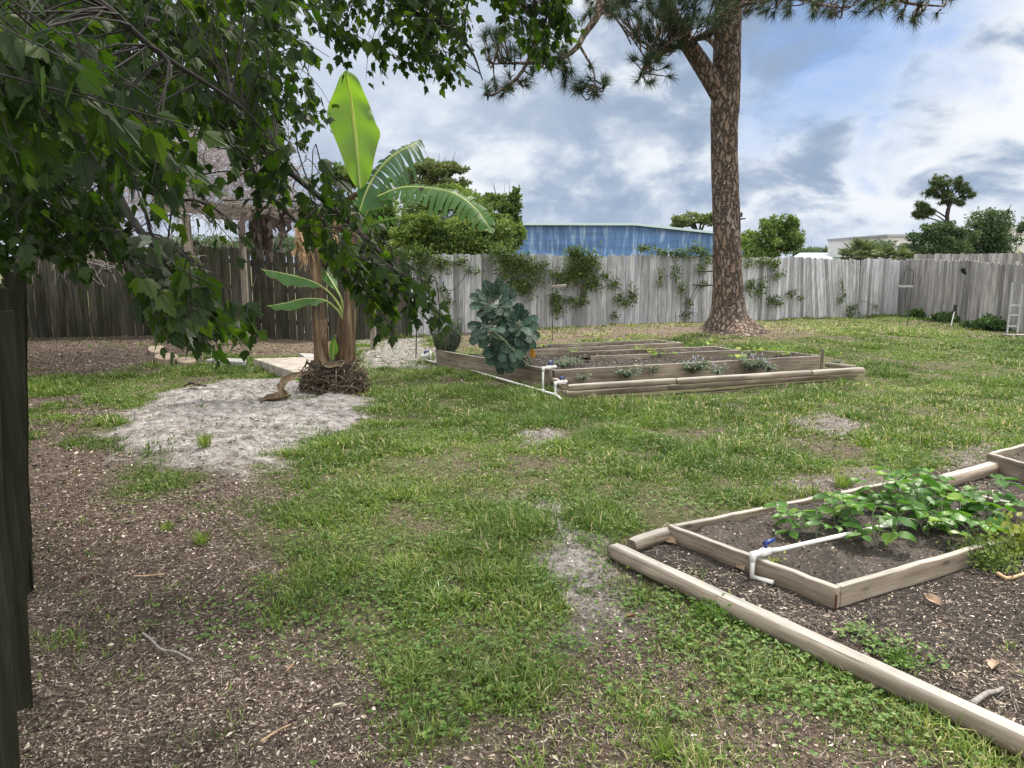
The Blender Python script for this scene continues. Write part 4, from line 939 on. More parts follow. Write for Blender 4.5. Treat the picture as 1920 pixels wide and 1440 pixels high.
def tufts(centres, ndl, ln, name, mat, parent, axis=None, w=.006, spread=1.5):
    pos, tip, rn, sd = [], [], [], []
    for (c, ax_) in centres:
        q = random.random()*.6
        for i in range(ndl):
            v = np.array(ax_)*spread*.6+RNG.normal(0, .62, 3); v /= np.linalg.norm(v); v[2] -= .12; L_ = ln*random.uniform(.7, 1.1)
            o_ = np.array(ax_)*random.uniform(-.5, .1)*ln*.6
            pos.append(np.array(c)+o_); tip.append(np.array(c)+o_+v*L_); rn.append(q+random.random()*.35 if random.random() > .03 else 1)
    pos, tip, rn = map(np.array, (pos, tip, rn)); d = tip-pos; s = np.cross(d, RNG.normal(0, 1, d.shape)); s /= np.linalg.norm(s, axis=1, keepdims=True); s *= w/2
    V = np.stack([pos-s, pos+s, tip], 1).reshape(-1, 3); F = np.arange(len(V)).reshape(-1, 3)
    return mk(name, V, F, mat, parent, np.repeat(rn, 3))
def pine_crown():
    C = []; tw = Geo()
    def twig(b, c):
        b, c = Vector(b), Vector(c); mid = (b+c)/2+Vector(RNG.normal(0, .05, 3))-Vector((0, 0, .06))
        V, F = tube(curve_pts([b, mid, c], 5), np.linspace(.016, .008, 6), 4, False); tw.add(V, F); C.append((tuple(c), tuple((c-mid).normalized())))
    P = np.array([tuple(p) for l in plimbs for p in l])
    def reg(poly, n, Y0, Y1):
        for c in in_poly_px(poly, n, Y0, Y1):
            j = int(np.argmin(((P-np.array(c))**2).sum(1))); b = P[j]; dd = Vector(b)-c
            if dd.length > .9: b = tuple(c+dd.normalized()*.6)
            twig(b, c)
    reg([(905, 60), (1000, 60), (1070, 90), (1060, 135), (1000, 140), (920, 130)], 46, Yp-4.1, Yp-3.5)
    reg([(910, 150), (960, 130), (1000, 150), (960, 185), (915, 190)], 12, Yp-4.1, Yp-3.8)
    reg([(1050, 120), (1130, 125), (1140, 170), (1100, 185), (1055, 165)], 18, Yp-3.8, Yp-3.3)
    reg([(1070, -20), (1160, -20), (1150, 30), (1090, 35)], 16, Yp-3.5, Yp-2.5)
    reg([(1100, -60), (1430, -60), (1420, 25), (1330, 50), (1240, 55), (1150, 35)], 210, Yp-2.5, Yp-.6)
    reg([(1175, 50), (1260, 40), (1290, 90), (1260, 95), (1225, 90), (1190, 75)], 40, Yp-1.6, Yp-.5)
    reg([(1185, 105), (1230, 100), (1260, 140), (1240, 160), (1195, 155)], 18, Yp-2, Yp-1.2)
    reg([(1250, 40), (1340, 30), (1335, 70), (1280, 90)], 14, Yp-.9, Yp-.1)
    reg([(1420, -60), (1800, -60), (1790, 25), (1700, 45), (1620, 25), (1540, 30), (1430, 25)], 130, Yp-3.3, Yp-1.5)
    reg([(900, -60), (1100, -60), (1080, 0), (980, 30), (920, 20)], 20, Yp-4, Yp-3)
    for i in range(420):
        a = random.uniform(0, 6.28); z = random.uniform(9, 17); r = (4.2-.35*(z-9))*random.random()**.5
        c = Vector((PINE.x+math.cos(a)*r, PINE.y+math.sin(a)*r, z)); C.append((tuple(c), (math.cos(a), math.sin(a), .3)))
    tufts(C, 80, .26, 'crown', M_NEEDLE, PT, w=.0075); tw.obj('twigs', M_PINEB, PT)
pine_crown()
# stub and small box on the trunk's right side
q = D(1386, 405, Yp-.05); bx = thing('bird_box', 'small dark box fixed to the right side of the pine trunk', 'bird box', q)
V, F = boxv((-.06, -.07, -.02), (.05, .07, .07)); mk('box', V+np.array(q), F, M_BLACK, bx); V, F = boxv((-.12, -.12, -.07), (.11, .12, -.05)); mk('shelf', V+np.array(q), F, M_DRYDARK, bx)

# ------------------------------------------------------------------ trees and shrubs beyond / by the fence
def crown_pts(blobs, n, shell=.45):
    pos, out = [], []
    vol = np.array([b[3]*b[4]*b[5] for b in blobs])**.67; vol /= vol.sum()
    for b, f in zip(blobs, vol):
        m = int(n*f)+1; v = RNG.normal(0, 1, (m, 3)); v /= np.linalg.norm(v, axis=1, keepdims=True)
        lump = 1+.22*np.sin(v[:, 0]*7+b[0]*3)*np.sin(v[:, 1]*6+b[1])*np.sin(v[:, 2]*8+b[2]*5)+.10*np.sin(v[:, 0]*17+v[:, 2]*13)
        r = (shell+(1-shell)*RNG.random(m)**.6)*lump
        pos.append(np.array(b[:3])+v*r[:, None]*np.array(b[3:6])); out.append(v)
    return np.concatenate(pos), np.concatenate(out)
def subblobs(c, rx, ry, rz, k, s=.42, seed=None):
    R_ = np.random.default_rng(seed if seed is not None else random.randint(0, 9999)); bl = []
    for i in range(k):
        v = R_.normal(0, 1, 3); v /= np.linalg.norm(v); f = R_.uniform(.35, .78)
        q = s*R_.uniform(.6, 1.15); bl.append((c.x+v[0]*rx*f, c.y+v[1]*ry*f, c.z+v[2]*rz*f, rx*q, ry*q, rz*q*.85))
    return bl
def leafy(name, label, cat, base, blobs, n, ls, mat, trunkh=None, tr=.12, group=None, barkm=M_MBARK, shell=.45, tmpl=None, stems=3, flat=False, droop=0.):
    T = thing(name, label, cat, base, group); pos, out = crown_pts(blobs, n, shell); TM = tmpl or DL
    yd = out*.5+RNG.normal(0, .7, out.shape); yd[:, 2] -= droop; R = frames(yd, RNG.uniform(0, 6.28, len(pos)))
    V, F = inst(TM[0], TM[1], pos, R, ls*RNG.uniform(.6, 1.3, len(pos)))
    # colour follows the clump a leaf belongs to, with single leaves varying
    rn = np.clip(.5*vn(pos[:, 0]*2+pos[:, 2], pos[:, 2]*2.4+pos[:, 1], 1.2, 9)+.5*RNG.random(len(pos)), 0, 1)
    mk('crown', V, F, mat, T, np.repeat(rn, len(TM[0])))
    g = Geo(); bl = sorted(blobs, key=lambda b: -b[3])
    fork = base+Vector((0, 0, trunkh if trunkh else .1))
    if trunkh: V, F = tube(curve_pts([base-Vector((0, 0, .1)), base+Vector((.05, 0, trunkh*.5)), fork], 6), np.linspace(tr*1.2, tr*.8, 7), 8); g.add(V, F)
    for b in blobs[:stems+8]:
        c = Vector(b[:3]); V, F = tube(curve_pts([fork, (fork+c)/2+Vector((0, 0, .1*(c-fork).length)), c, c+(c-fork)*.25], 8), np.linspace(tr*.5, tr*.08, 9), 5); g.add(V, F)
    g.obj('trunk' if trunkh else 'stems', barkm, T, True); return T
def lm(name, a, b, c, tr=.25): return leafmat(name, [(0, a), (.5, b), (1, c)], tr, .5, .3, (1.1, 1.3, .6))
M_OAK = lm('oak_leaf', (.035, .065, .02), (.10, .155, .042), (.25, .32, .085), .32)
M_OLIVE = lm('olive_leaf', (.07, .09, .035), (.13, .16, .06), (.21, .24, .10))
M_DKG = lm('dark_green_leaf', (.025, .05, .022), (.06, .10, .042), (.12, .17, .075))
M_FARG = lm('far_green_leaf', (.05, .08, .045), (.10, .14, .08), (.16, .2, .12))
M_YEL = lm('yellow_green_leaf', (.10, .13, .03), (.24, .27, .06), (.36, .37, .10))
M_YELG = lm('bright_bush_leaf', (.06, .10, .02), (.15, .22, .045), (.30, .37, .09), .32); M_HEDGE = lm('shrub_leaf', (.02, .045, .018), (.05, .10, .03), (.12, .18, .05))
def gy(px, Y): q = D(px, 600, Y); return Vector((q.x, q.y, 0))
def blob(px, py, Y, rpx, rpy=None, ry=None):
    c = D(px, py, Y); k = Y/F_PX; return (c.x, c.y, c.z, rpx*k, (ry or rpx)*k*.8, (rpy or rpx)*k)
def multi(bl, k=4, s=.5, fill=True):
    o = []; k += 3
    for b in bl:
        o += subblobs(Vector(b[:3]), b[3], b[4], b[5], k, s*1.05)
        if fill: o.append(tuple(list(b[:3])+[b[3]*.6, b[4]*.6, b[5]*.6]))
        for i in range(7):
            v = RNG.normal(0, 1, 3); v /= np.linalg.norm(v); v[2] = abs(v[2])*.9; q = random.uniform(.14, .26); f = random.uniform(.85, 1.15)
            o.append((b[0]+v[0]*b[3]*f, b[1]+v[1]*b[4]*f, b[2]+v[2]*b[5]*f, b[3]*q, b[4]*q, b[5]*q))
    return o
leafy('oak_tree', 'dense round green tree behind the fence left of the blue building', 'tree', gy(850, 21), multi([blob(800, 435, 21, 48, 45), blob(870, 425, 21, 60, 55), blob(925, 440, 21.3, 45, 45), blob(850, 378, 21.5, 50, 28), blob(780, 405, 21.5, 35, 40), blob(830, 465, 21, 60, 30), blob(900, 468, 21, 60, 28), blob(770, 470, 21, 40, 25)], 5), 34000, .095, M_OAK, 1.2, .06)
leafy('oak_tree', 'loose leafy tree touching the left end of the blue building', 'tree', gy(955, 22), multi([blob(945, 392, 22, 28, 26), blob(958, 445, 22, 26, 34), blob(912, 384, 22, 28, 20), blob(966, 366, 22, 10, 14), blob(940, 425, 22, 24, 24)], 3, .42, False), 8000, .10, M_OAK, 1.8, .04)
leafy('yellow_green_bush', 'bright yellow green bush left of the dense oak, behind the fence', 'bush', gy(780, 20), multi([blob(770, 440, 20, 30, 28), blob(795, 420, 20, 26, 22), blob(760, 465, 20, 30, 18)], 4, .42), 6500, .085, M_YELG, 1.2, .05)
leafy('olive_green_tree', 'tall olive green feathery tree rising behind the oak', 'tree', gy(820, 30), multi([blob(815, 326, 30, 50, 24), blob(780, 350, 30, 40, 25), blob(852, 322, 30, 28, 14), blob(840, 348, 30, 38, 16)], 5, .36, False), 16000, .11, M_OLIVE, 3.6, .08)
leafy('olive_green_tree', 'dark tree mass behind the banana leaves', 'tree', gy(720, 24), multi([blob(715, 400, 24, 45, 50), blob(670, 420, 24, 40, 40), blob(650, 330, 24, 40, 20)], 5), 14000, .11, M_OAK, 1.8, .08)
leafy('leafy_tree', 'bushy green tree behind the fence right of the pine trunk', 'tree', gy(1450, 25), multi([blob(1430, 460, 25, 40, 32), blob(1470, 455, 25, 34, 32), blob(1450, 430, 25, 28, 22), blob(1483, 420, 25, 18, 16), blob(1410, 480, 24.5, 25, 20)], 5, .42), 13000, .10, M_OAK, 1.6, .05)
leafy('spreading_pine', 'flat topped pine behind the blue building roof', 'tree', gy(1305, 90), multi([blob(1300, 411, 90, 38, 10), blob(1275, 420, 90, 22, 8), blob(1330, 414, 90, 20, 10)], 3, .34, False), 3800, .35, M_OLIVE, 5, .3)
leafy('leafy_tree', 'dark shrubby tree below the branching pine on the right', 'tree', gy(1760, 34), multi([blob(1735, 468, 34, 42, 34), blob(1790, 465, 34, 40, 36), blob(1765, 438, 34, 36, 24), blob(1715, 480, 34, 26, 20)], 3, .42), 15000, .12, M_DKG, 2, .15)
leafy('leafy_tree', 'tall rounded dark green tree at the far right', 'tree', gy(1855, 38), multi([blob(1850, 435, 38, 45, 45), blob(1870, 470, 38, 38, 35), blob(1835, 470, 38, 35, 35)], 6, .45), 12000, .13, M_DKG, 2.2, .15)
leafy('hedge', 'yellow green hedge behind the right fence', 'hedge', gy(1905, 28), multi([blob(1890, 500, 28, 50, 22), blob(1940, 492, 28, 45, 28), blob(1860, 505, 28, 25, 14)], 6, .45), 7000, .10, M_YEL)
leafy('leafy_tree', 'distant green tree behind the palms', 'tree', gy(1645, 60), multi([blob(1650, 470, 60, 26, 20), blob(1625, 478, 60, 20, 14)], 5), 3500, .2, M_FARG, 2.5, .15)
leafy('far_trees', 'distant low tree line above the left fence', 'tree line', gy(480, 45), multi([blob(x, 458+random.uniform(-4, 8), 45, 32, 20) for x in range(330, 700, 32)], 4), 12000, .18, M_FARG, 1.5, .1)
leafy('far_trees', 'distant dark tree line right of the bushy tree', 'tree line', gy(1530, 120), multi([blob(1500, 478, 120, 22, 14), blob(1522, 475, 120, 24, 9), blob(1552, 473, 120, 14, 8), blob(1400, 470, 120, 22, 10)], 4), 3500, .5, M_FARG, 3, .2)
leafy('far_trees', 'distant trees beyond the left end of the blue building', 'tree line', gy(690, 60), multi([blob(x, 462, 60, 30, 22) for x in (620, 670, 700)], 4), 3500, .3, M_FARG, 2, .2)
leafy('leafy_tree', 'small tree top poking up at the far right margin', 'tree', gy(1925, 60), multi([blob(1925, 425, 60, 16, 16)], 5), 1200, .2, M_FARG, 4, .1)
# branching pine on the right
M_NEEDLE2 = lm('far_pine_needles', (.03, .05, .022), (.06, .09, .035), (.11, .15, .06))
BP = thing('branching_pine', 'open branching pine above the dark trees on the right', 'tree', gy(1772, 36)); bl = []
bs = D(1776, 430, 36); V, F = tube(curve_pts([gy(1774, 36), D(1777, 440, 36), D(1776, 400, 36), D(1782, 375, 36), D(1775, 340, 36)], 14), np.linspace(.14, .035, 15), 8); mk('trunk', V, F, M_MBARK, BP, smooth=True)
for (a, b, r1, r2) in ((1775, 345, 26, 16), (1745, 358, 18, 12), (1800, 345, 14, 12), (1770, 365, 22, 12), (1728, 385, 18, 7), (1722, 402, 12, 7), (1812, 362, 18, 8), (1785, 380, 16, 8), (1755, 340, 14, 8), (1745, 398, 10, 5)):
    bl.append(blob(a, b, 36, r1, r2)); c = Vector(bl[-1][:3]); V, F = tube(curve_pts([D(1778, min(b+25, 420), 36), (D(1778, b+18, 36)+c)/2, c], 6), np.linspace(.045, .015, 7), 5); mk('limb', V, F, M_MBARK, BP, smooth=True)
C_ = []
for b in bl:
    for q in range(6):
        o_ = RNG.normal(0, 1, 3); o_ /= np.linalg.norm(o_); o_ *= random.uniform(.35, 1.0); rs = random.uniform(.22, .42)
        for i in range(8):
            v = RNG.normal(0, .6, 3); C_.append(((b[0]+(o_[0]+v[0]*rs)*b[3], b[1]+(o_[1]+v[1]*rs)*b[4], b[2]+(o_[2]+v[2]*rs*.7)*b[5]), tuple(RNG.normal(0, .5, 3))))
tufts(C_, 24, .23, 'crown', M_NEEDLE2, BP, w=.035, spread=.5)
# vines hanging on the fence near it: palms
M_PALM = lm('palm_frond', (.05, .075, .03), (.10, .14, .06), (.2, .22, .13), .2)
def palm(px, py, Y, r, label):
    c = D(px, py, Y); T = thing('palm', label, 'palm', Vector((c.x, c.y, 0)), 'palms beyond the fence'); g = Geo()
    V, F = tube([Vector((c.x, c.y, 0)), (c+Vector((c.x, c.y, 0)))/2, c], .12, 8); mk('trunk', V, F, M_MBARK, T)
    pos, tip, rn = [], [], []
    for f in range(26):
        a = random.uniform(0, 6.28); el = random.uniform(-.1, 1.3); d = Vector((math.cos(a)*math.cos(el), math.sin(a)*math.cos(el), math.sin(el))); ce = c+d*r*.55; q = random.random()
        V, F = tube([c, ce], .012, 4); g.add(V, F)
        s = d.cross(Vector((0, 0, 1))).normalized(); u2 = s.cross(d)
        for j in range(22):
            t_ = -1.9+3.8*j/21; v = (d*math.cos(t_)+s*math.sin(t_)).normalized(); e_ = ce+v*r*.5*(1 if abs(t_) < 1.3 else .7)-Vector((0, 0, r*.06)); w = u2.cross(v)*.02+s*.01
            pos.append(tuple(ce)); tip.append(tuple(e_)); rn.append(q*.7+random.random()*.3)
    pos, tip = np.array(pos), np.array(tip); d = tip-pos; s = np.cross(d, RNG.normal(0, 1, d.shape)); s /= np.linalg.norm(s, axis=1, keepdims=True); mid = pos+d*.5
    V = np.stack([pos, mid-s*.03, tip, mid+s*.03], 1).reshape(-1, 3); mk('crown', V, np.arange(len(V)).reshape(-1, 4), M_PALM, T, np.repeat(np.array(rn), 4)); g.obj('stalks', M_PALM, T)
palm(1612, 484, 32, 1.0, 'left fan palm poking above the back fence'); palm(1650, 487, 33, .85, 'middle fan palm poking above the back fence'); palm(1682, 488, 33, .8, 'right fan palm beside the dark trees'); palm(1590, 490, 33, .7, 'low palm at the left end of the palms')

# shrubs in front of the right fence
for (px, py, Y, rx, rz, n, lab) in ((1715, 590, 23, 16, 10, 500, 'small low shrub at the fence corner'), (1775, 598, 21.5, 30, 12, 1100, 'spreading shrub beside the white stake'), (1852, 612, 19, 38, 20, 2000, 'largest rounded shrub next to the wooden trellis')):
    c = D(px, py, Y); leafy('shrub', lab, 'shrub', Vector((c.x, c.y, 0)), multi([blob(px, py, Y, rx, rz)], 7, .45), n, .10, M_HEDGE, group='shrubs along the right fence', tmpl=SL)

# ------------------------------------------------------------------ buildings beyond
def metal_mat(name, c1, c2, streak):
    m, nt, n, L, b = new_mat(name); tc = n('ShaderNodeTexCoord'); P = tc.outputs['Object']
    s = tex(n, L, 'n', P, 1.0, 6, .65, mscale=(2.6, 2.6, .35)); r = ramp(n, [(.38, c1), (.52, c2), (.66, streak)]); L(s.outputs['Fac'], r.inputs[0])
    q = tex(n, L, 'n', P, 1.0, 4, .6, mscale=(.12, .12, 1.1)); r2 = ramp(n, [(.35, .6), (.6, 1.1)]); L(q.outputs['Fac'], r2.inputs[0])
    L(cmix(n, L, 1., r.outputs[0], r2.outputs[0], 'MULTIPLY'), b.inputs['Base Color']); b.inputs['Roughness'].default_value = .6; return m
M_BLUE = metal_mat('blue_metal_siding', (.04, .10, .23), (.07, .155, .32), (.27, .37, .49))
M_WHITEB = plain('pale_wall', (.5, .48, .46), .8, var=.06, scale=.4); M_ROOFG = plain('grey_metal_roof', (.36, .42, .48), .5, .2, var=.1, scale=.3); M_TRIM = plain('pale_trim', (.38, .48, .47), .5, var=.1)
def gable(label, name, pts_px, Y, depth, mat, roofm, corr=.35, skew=.0, trim=True):
    """front wall outline given by eave/peak points left to right; extruded back"""
    P = [D(a, b, Y+skew*i) for i, (a, b) in enumerate(pts_px)]; T = thing(name, label, 'building', Vector((P[0].x, P[0].y, 0))); V = []; xs_ = []
    x0, x1 = P[0].x, P[-1].x; n = max(4, int((x1-x0)/(corr/2))); px_ = [p.x for p in P]; pz = [p.z for p in P]; py_ = [p.y for p in P]
    for i in range(n+1):
        x = x0+(x1-x0)*i/n; z = np.interp(x, px_, pz); y = np.interp(x, px_, py_)+(.045 if (i % 4) in (1, 2) else 0); V += [(x, y, 0), (x, y, z)]
    F = np.array([[2*i, 2*i+2, 2*i+3, 2*i+1] for i in range(n)]); mk('wall', V, F, mat, T)
    g = Geo()
    for s_, p in ((0, P[0]), (1, P[-1])):
        V = [(p.x, p.y, 0), (p.x, p.y+depth, 0), (p.x, p.y+depth, p.z), (p.x, p.y, p.z)]; g.add(V, np.array([[0, 1, 2, 3]]))
    b = [(p.x, p.y+depth, 0) for p in P]+[(p.x, p.y+depth, p.z) for p in P]; k = len(P); g.add(b, np.array([[i, i+1, k+i+1, k+i] for i in range(k-1)])); g.obj('side_wall', mat, T)
    V = [(p.x, p.y-.25, p.z+.02) for p in P]+[(p.x, p.y+depth, p.z+.02) for p in P]+[(p.x, p.y-.25, p.z+.14) for p in P]+[(p.x, p.y+depth, p.z+.14) for p in P]
    F = [[i, i+1, k+i+1, k+i] for i in range(k-1)]+[[2*k+i, 2*k+i+1, 3*k+i+1, 3*k+i] for i in range(k-1)]+[[i, i+1, 2*k+i+1, 2*k+i] for i in range(k-1)]+[[0, k, 3*k, 2*k], [k-1, 2*k-1, 4*k-1, 3*k-1]]
    mk('roof', V, np.array(F), roofm, T)
    if trim:
        V = [(p.x, p.y-.32, p.z-.04) for p in P]+[(p.x, p.y-.32, p.z+.10) for p in P]+[(p.x, p.y-.26, p.z-.04) for p in P]+[(p.x, p.y-.26, p.z+.10) for p in P]
        mk('roof_trim', V, np.array([[i, i+1, k+i+1, k+i] for i in range(k-1)]+[[k+i, k+i+1, 3*k+i+1, 3*k+i] for i in range(k-1)]+[[2*k+i, 2*k+i+1, i+1, i] for i in range(k-1)]), M_TRIM, T)
    return T
gable('long faded blue corrugated metal building with a low pitched roof', 'metal_building', [(700, 424), (1000, 421.5), (1190, 422), (1420, 446)], 60, 25, M_BLUE, M_ROOFG, .6)
gable('low pale building with a grey metal roof between the trees', 'warehouse', [(1480, 487), (1630, 487)], 90, 20, M_WHITEB, M_ROOFG, 1, trim=False)
Tw = thing('warehouse', 'white boxy building behind the palms', 'building', gy(1690, 80)); p0, p1 = D(1665, 444, 80), D(1760, 441, 80); V, F = boxv((p0.x, p0.y, 0), (p1.x, p1.y+15, p0.z)); mk('wall', V, F, M_WHITEB, Tw); V, F = boxv((p0.x-.15, p0.y-.15, p0.z+.003), (p1.x+.15, p1.y+15.1, p0.z+.25)); mk('roof_edge', V, F, M_GREYMET, Tw)
Tw = thing('warehouse', 'white building at the right margin behind the round tree', 'building', gy(1910, 70)); p0, p1 = D(1890, 431, 70), D(2100, 431, 70); V, F = boxv((p0.x, p0.y, 0), (p1.x, p1.y+15, p0.z)); mk('wall', V, F, M_WHITEB, Tw); V, F = boxv((p0.x-.15, p0.y-.15, p0.z+.003), (p1.x+.15, p1.y+15.1, p0.z+.2)); mk('roof_edge', V, F, M_GREYMET, Tw)
q = D(1903, 446, 69.9); V, F = boxv((-.9, -.1, -.2), (0, 0, .2)); mk('wall_vent', V+np.array([q.x, q.y-.02, q.z]), F, M_GREYMET, Tw)
# roof of the grey building
p = D(1555, 481, 89.6); V = [tuple(D(1478, 487.3, 89)), tuple(D(1632, 487.3, 89)), tuple(D(1600, 474, 96)), tuple(D(1500, 474, 96))]
Tr = thing('metal_roof', 'blue grey sloping metal roof seen above the back fence', 'roof', Vector(V[0])); g = Geo(); V2 = V+[(x, y, z-.3) for x, y, z in V]; g.add(V2, boxv((0, 0, 0), (1, 1, 1))[1]); g.obj('roof_panel', M_ROOFG, Tr)

# ------------------------------------------------------------------ vines on the fence
M_VINE = lm('vine_leaf', (.035, .065, .02), (.08, .13, .035), (.2, .25, .07)); M_VSTEM = plain('vine_stem', (.08, .06, .045), .9)
def fence_pt(px, py, off=.10):
    """point on the back fence line seen at the pixel"""
    d = pix_dir(px, py); n_ = Vector((-(fD-fC).y, (fD-fC).x, 0)).normalized()
    t_ = (n_.dot(fC-n_*off)-n_.dot(Vector((0, 0, CAMH))))/n_.dot(d); return Vector((0, 0, CAMH))+d*t_
def vine(label, clumps, stems=(), n_per=1.0, mat=M_VINE):
    b = fence_pt(clumps[0][0], 605); T = thing('fence_vine', label, 'vine', Vector((b.x, b.y, 0)), 'vines growing on the back fence'); pos, out = [], []
    fu = (fD-fC).normalized(); fn_ = Vector((-fu.y, fu.x, 0)); g = Geo(); prev = None
    for (px, py, rx, ry) in clumps:
        c = fence_pt(px, py); k_ = c.y/F_PX; m = int(rx*ry*1.5*n_per)+14
        bl_ = []
        for i in range(5): bl_.append((RNG.normal(0, .5)*rx, RNG.normal(0, .5)*ry))
        for i in range(m):
            bb = random.choice(bl_); a = c+fu*((bb[0]+RNG.normal(0, .5)*rx)*k_)+Vector((0, 0, (bb[1]+RNG.normal(0, .5)*ry)*k_))-fn_*abs(RNG.normal(0, .035)); pos.append(tuple(a)); v = Vector(RNG.normal(0, .6, 3))-fn_*.5; out.append(tuple(v))
        if prev is not None and (c-prev).length < 2.6:
            V, F = tube(curve_pts([prev, (prev+c)/2+Vector((RNG.normal(0, .1), 0, RNG.normal(0, .12))), c], 8), .008, 4); g.add(V, F)
        else:
            r_ = Vector((c.x, c.y, max(.05, c.z-ry*k_*1.5))); V, F = tube([c, (c+r_)/2+Vector((.04, 0, 0)), r_], .008, 4); g.add(V, F)
        prev = c
    pos, out = np.array(pos), np.array(out); V, F = inst(SL[0], SL[1], pos, frames(out, RNG.uniform(0, 6.28, len(pos))), (.068*RNG.uniform(.5, 1.2, len(pos))))
    mk('foliage', V, F, mat, T, np.repeat(RNG.random(len(pos)), len(SL[0]))); g.obj('stem', M_VSTEM, T)
vine('bushy vine on the fence just right of the banana plant', [(790, 485, 22, 14), (800, 500, 18, 16), (795, 530, 10, 18), (822, 498, 18, 8)])
vine('thin vine trailing down the fence above the rosemary', [(835, 490, 14, 6), (865, 488, 12, 10), (880, 505, 16, 6), (830, 545, 8, 10), (838, 560, 8, 8)], n_per=.6)
vine('dense vine spilling over the fence above the kale', [(945, 478, 26, 16), (950, 505, 24, 22), (975, 500, 22, 14), (975, 525, 18, 16), (1005, 508, 24, 16), (985, 545, 12, 12)])
vine('largest vine clump mounded over the fence top left of the pine', [(1075, 475, 18, 10), (1085, 492, 26, 16), (1105, 505, 24, 18), (1070, 515, 20, 14), (1105, 530, 18, 10), (1045, 520, 18, 10)], n_per=1.2)
vine('hooked vine curling along the fence behind the hanging board', [(1040, 560, 12, 14), (1045, 585, 10, 10), (1065, 562, 14, 8), (1085, 570, 14, 6), (1095, 550, 8, 12)])
vine('diagonal vine strand on the fence between clump and pine', [(1135, 518, 8, 6), (1150, 535, 12, 9), (1160, 558, 10, 8), (1185, 555, 11, 12), (1172, 568, 8, 6), (1152, 590, 6, 6)])
vine('row of vines along the fence top left of the pine trunk', [(1205, 468, 12, 6), (1235, 472, 18, 5), (1265, 472, 22, 5), (1300, 468, 18, 8), (1322, 478, 14, 10), (1275, 478, 20, 4)], n_per=1.3)
vine('sparse vines climbing the fence just left of the pine trunk', [(1238, 520, 6, 14), (1265, 510, 8, 12), (1275, 540, 8, 16), (1290, 570, 8, 8), (1312, 505, 10, 12), (1318, 530, 10, 8), (1290, 590, 10, 6)], n_per=.8)
vine('vine hanging from the fence top right of the pine trunk', [(1402, 490, 12, 8), (1425, 490, 20, 8), (1448, 495, 12, 10), (1458, 515, 10, 8), (1405, 535, 10, 10), (1425, 535, 14, 14)])
vine('low vine strand on the leaning fence right of the pine', [(1440, 562, 14, 8), (1462, 570, 12, 5), (1480, 550, 12, 6), (1500, 558, 8, 4)], n_per=.8)
vine('thin vine creeping up the leaning fence near the right corner', [(1577, 530, 4, 8), (1576, 560, 7, 10), (1590, 578, 14, 8), (1600, 590, 12, 6), (1640, 575, 6, 5)], n_per=.8)

# ------------------------------------------------------------------ hooks, trellis, stakes
def hook(label, base_px, top_py, Y=None, lean=0., board_=None, curl=1, name='shepherds_hook', rr=.008):
    b = G(*base_px); top = D(base_px[0]+lean, top_py, b.y); T = thing(name, label, 'garden hook', b)
    V, F = tube([b-Vector((0, 0, .05)), (b+top)/2, top], rr, 6); mk('rod', V, F, M_BLACK, T)
    pts = [top+Vector((curl*.11*(1-math.cos(a)), 0, .13*math.sin(a))) for a in np.linspace(0, 3.6, 12)]; V, F = tube(pts, rr*.8, 6); mk('crook', V, F, M_BLACK, T)
    return T, b, top
T, b, top = hook('black garden hook behind the long bed, in front of the vines', (1036, 645), 512)
c = D(1050, 537, b.y-.02); V, F = boxv((-.17, -.06, -.015), (.13, .06, .035)); o = mk('hanging_board', V, F, M_OLDWOOD); o.location = c; o.rotation_euler = (0, rad(-6), 0); tag(o, 'small pale wooden board mounted on the black hook', 'board')
T, b, top = hook('thin leaning garden hook near the fence corner on the right', (1699, 626), 515, lean=14, curl=-1)
c = D(1697, 537, b.y); V, F = boxv((-.17, -.05, -.02), (.17, .05, .02)); o = mk('hanging_board', V+np.array(c), F, M_CONC, loc=c); tag(o, 'pale perch board beside the leaning hook on the right', 'board')
bq = G(1700, 640, .0); 
b = G(780, 670); T = thing('garden_rod', 'straight black rod standing left of the kale bed', 'rod', b); V, F = tube([b, (b+D(782, 520, b.y))/2, D(783, 500, b.y)], .011, 6); mk('rod', V, F, M_BLACK, T)
b = G(512, 650); T = thing('plant_hanger', 'thin black bent hanger in front of the dark fence', 'garden hook', b)
pt = [D(518, 640, b.y), D(517, 560, b.y), D(516, 484, b.y), D(489, 503, b.y), D(497, 517, b.y), D(512, 521, b.y), D(516, 516, b.y)]; V, F = tube(pt[:3], .007, 6); mk('rod', V, F, M_BLACK, T); V, F = tube(curve_pts(pt[2:], 12), .006, 6); mk('crook', V, F, M_BLACK, T)
def trellis():
    b0, b1 = G(1887, 634), G(1906, 634); b1.y = b0.y; h = D(1887, 530, b0.y).z; T = thing('wooden_trellis', 'narrow wooden ladder trellis against the right fence', 'trellis', b0)
    for i, (p) in enumerate((b0, b1)):
        g = Geo(); V, F = boxv((p.x-.018, p.y-.015, 0), (p.x+.018, p.y+.015, h if i == 0 else h*.97)); g.add(V, F); g.obj('upright', M_GREYMET, T)
    for z in (.25, .5, .72): 
        V, F = boxv((b0.x+.019, b0.y-.01, z), (b1.x-.019, b0.y+.01, z+.035)); mk('rung', V, F, M_GREYMET, T)
    V, F = boxv((b0.x-.15, b0.y-.25, 0), (b1.x+.5, b0.y-.05, .10)); o = mk('wooden_sill', V, F, M_OLDWOOD); tag(o, 'grey timber sill on the grass below the ladder trellis', 'timber')
trellis()
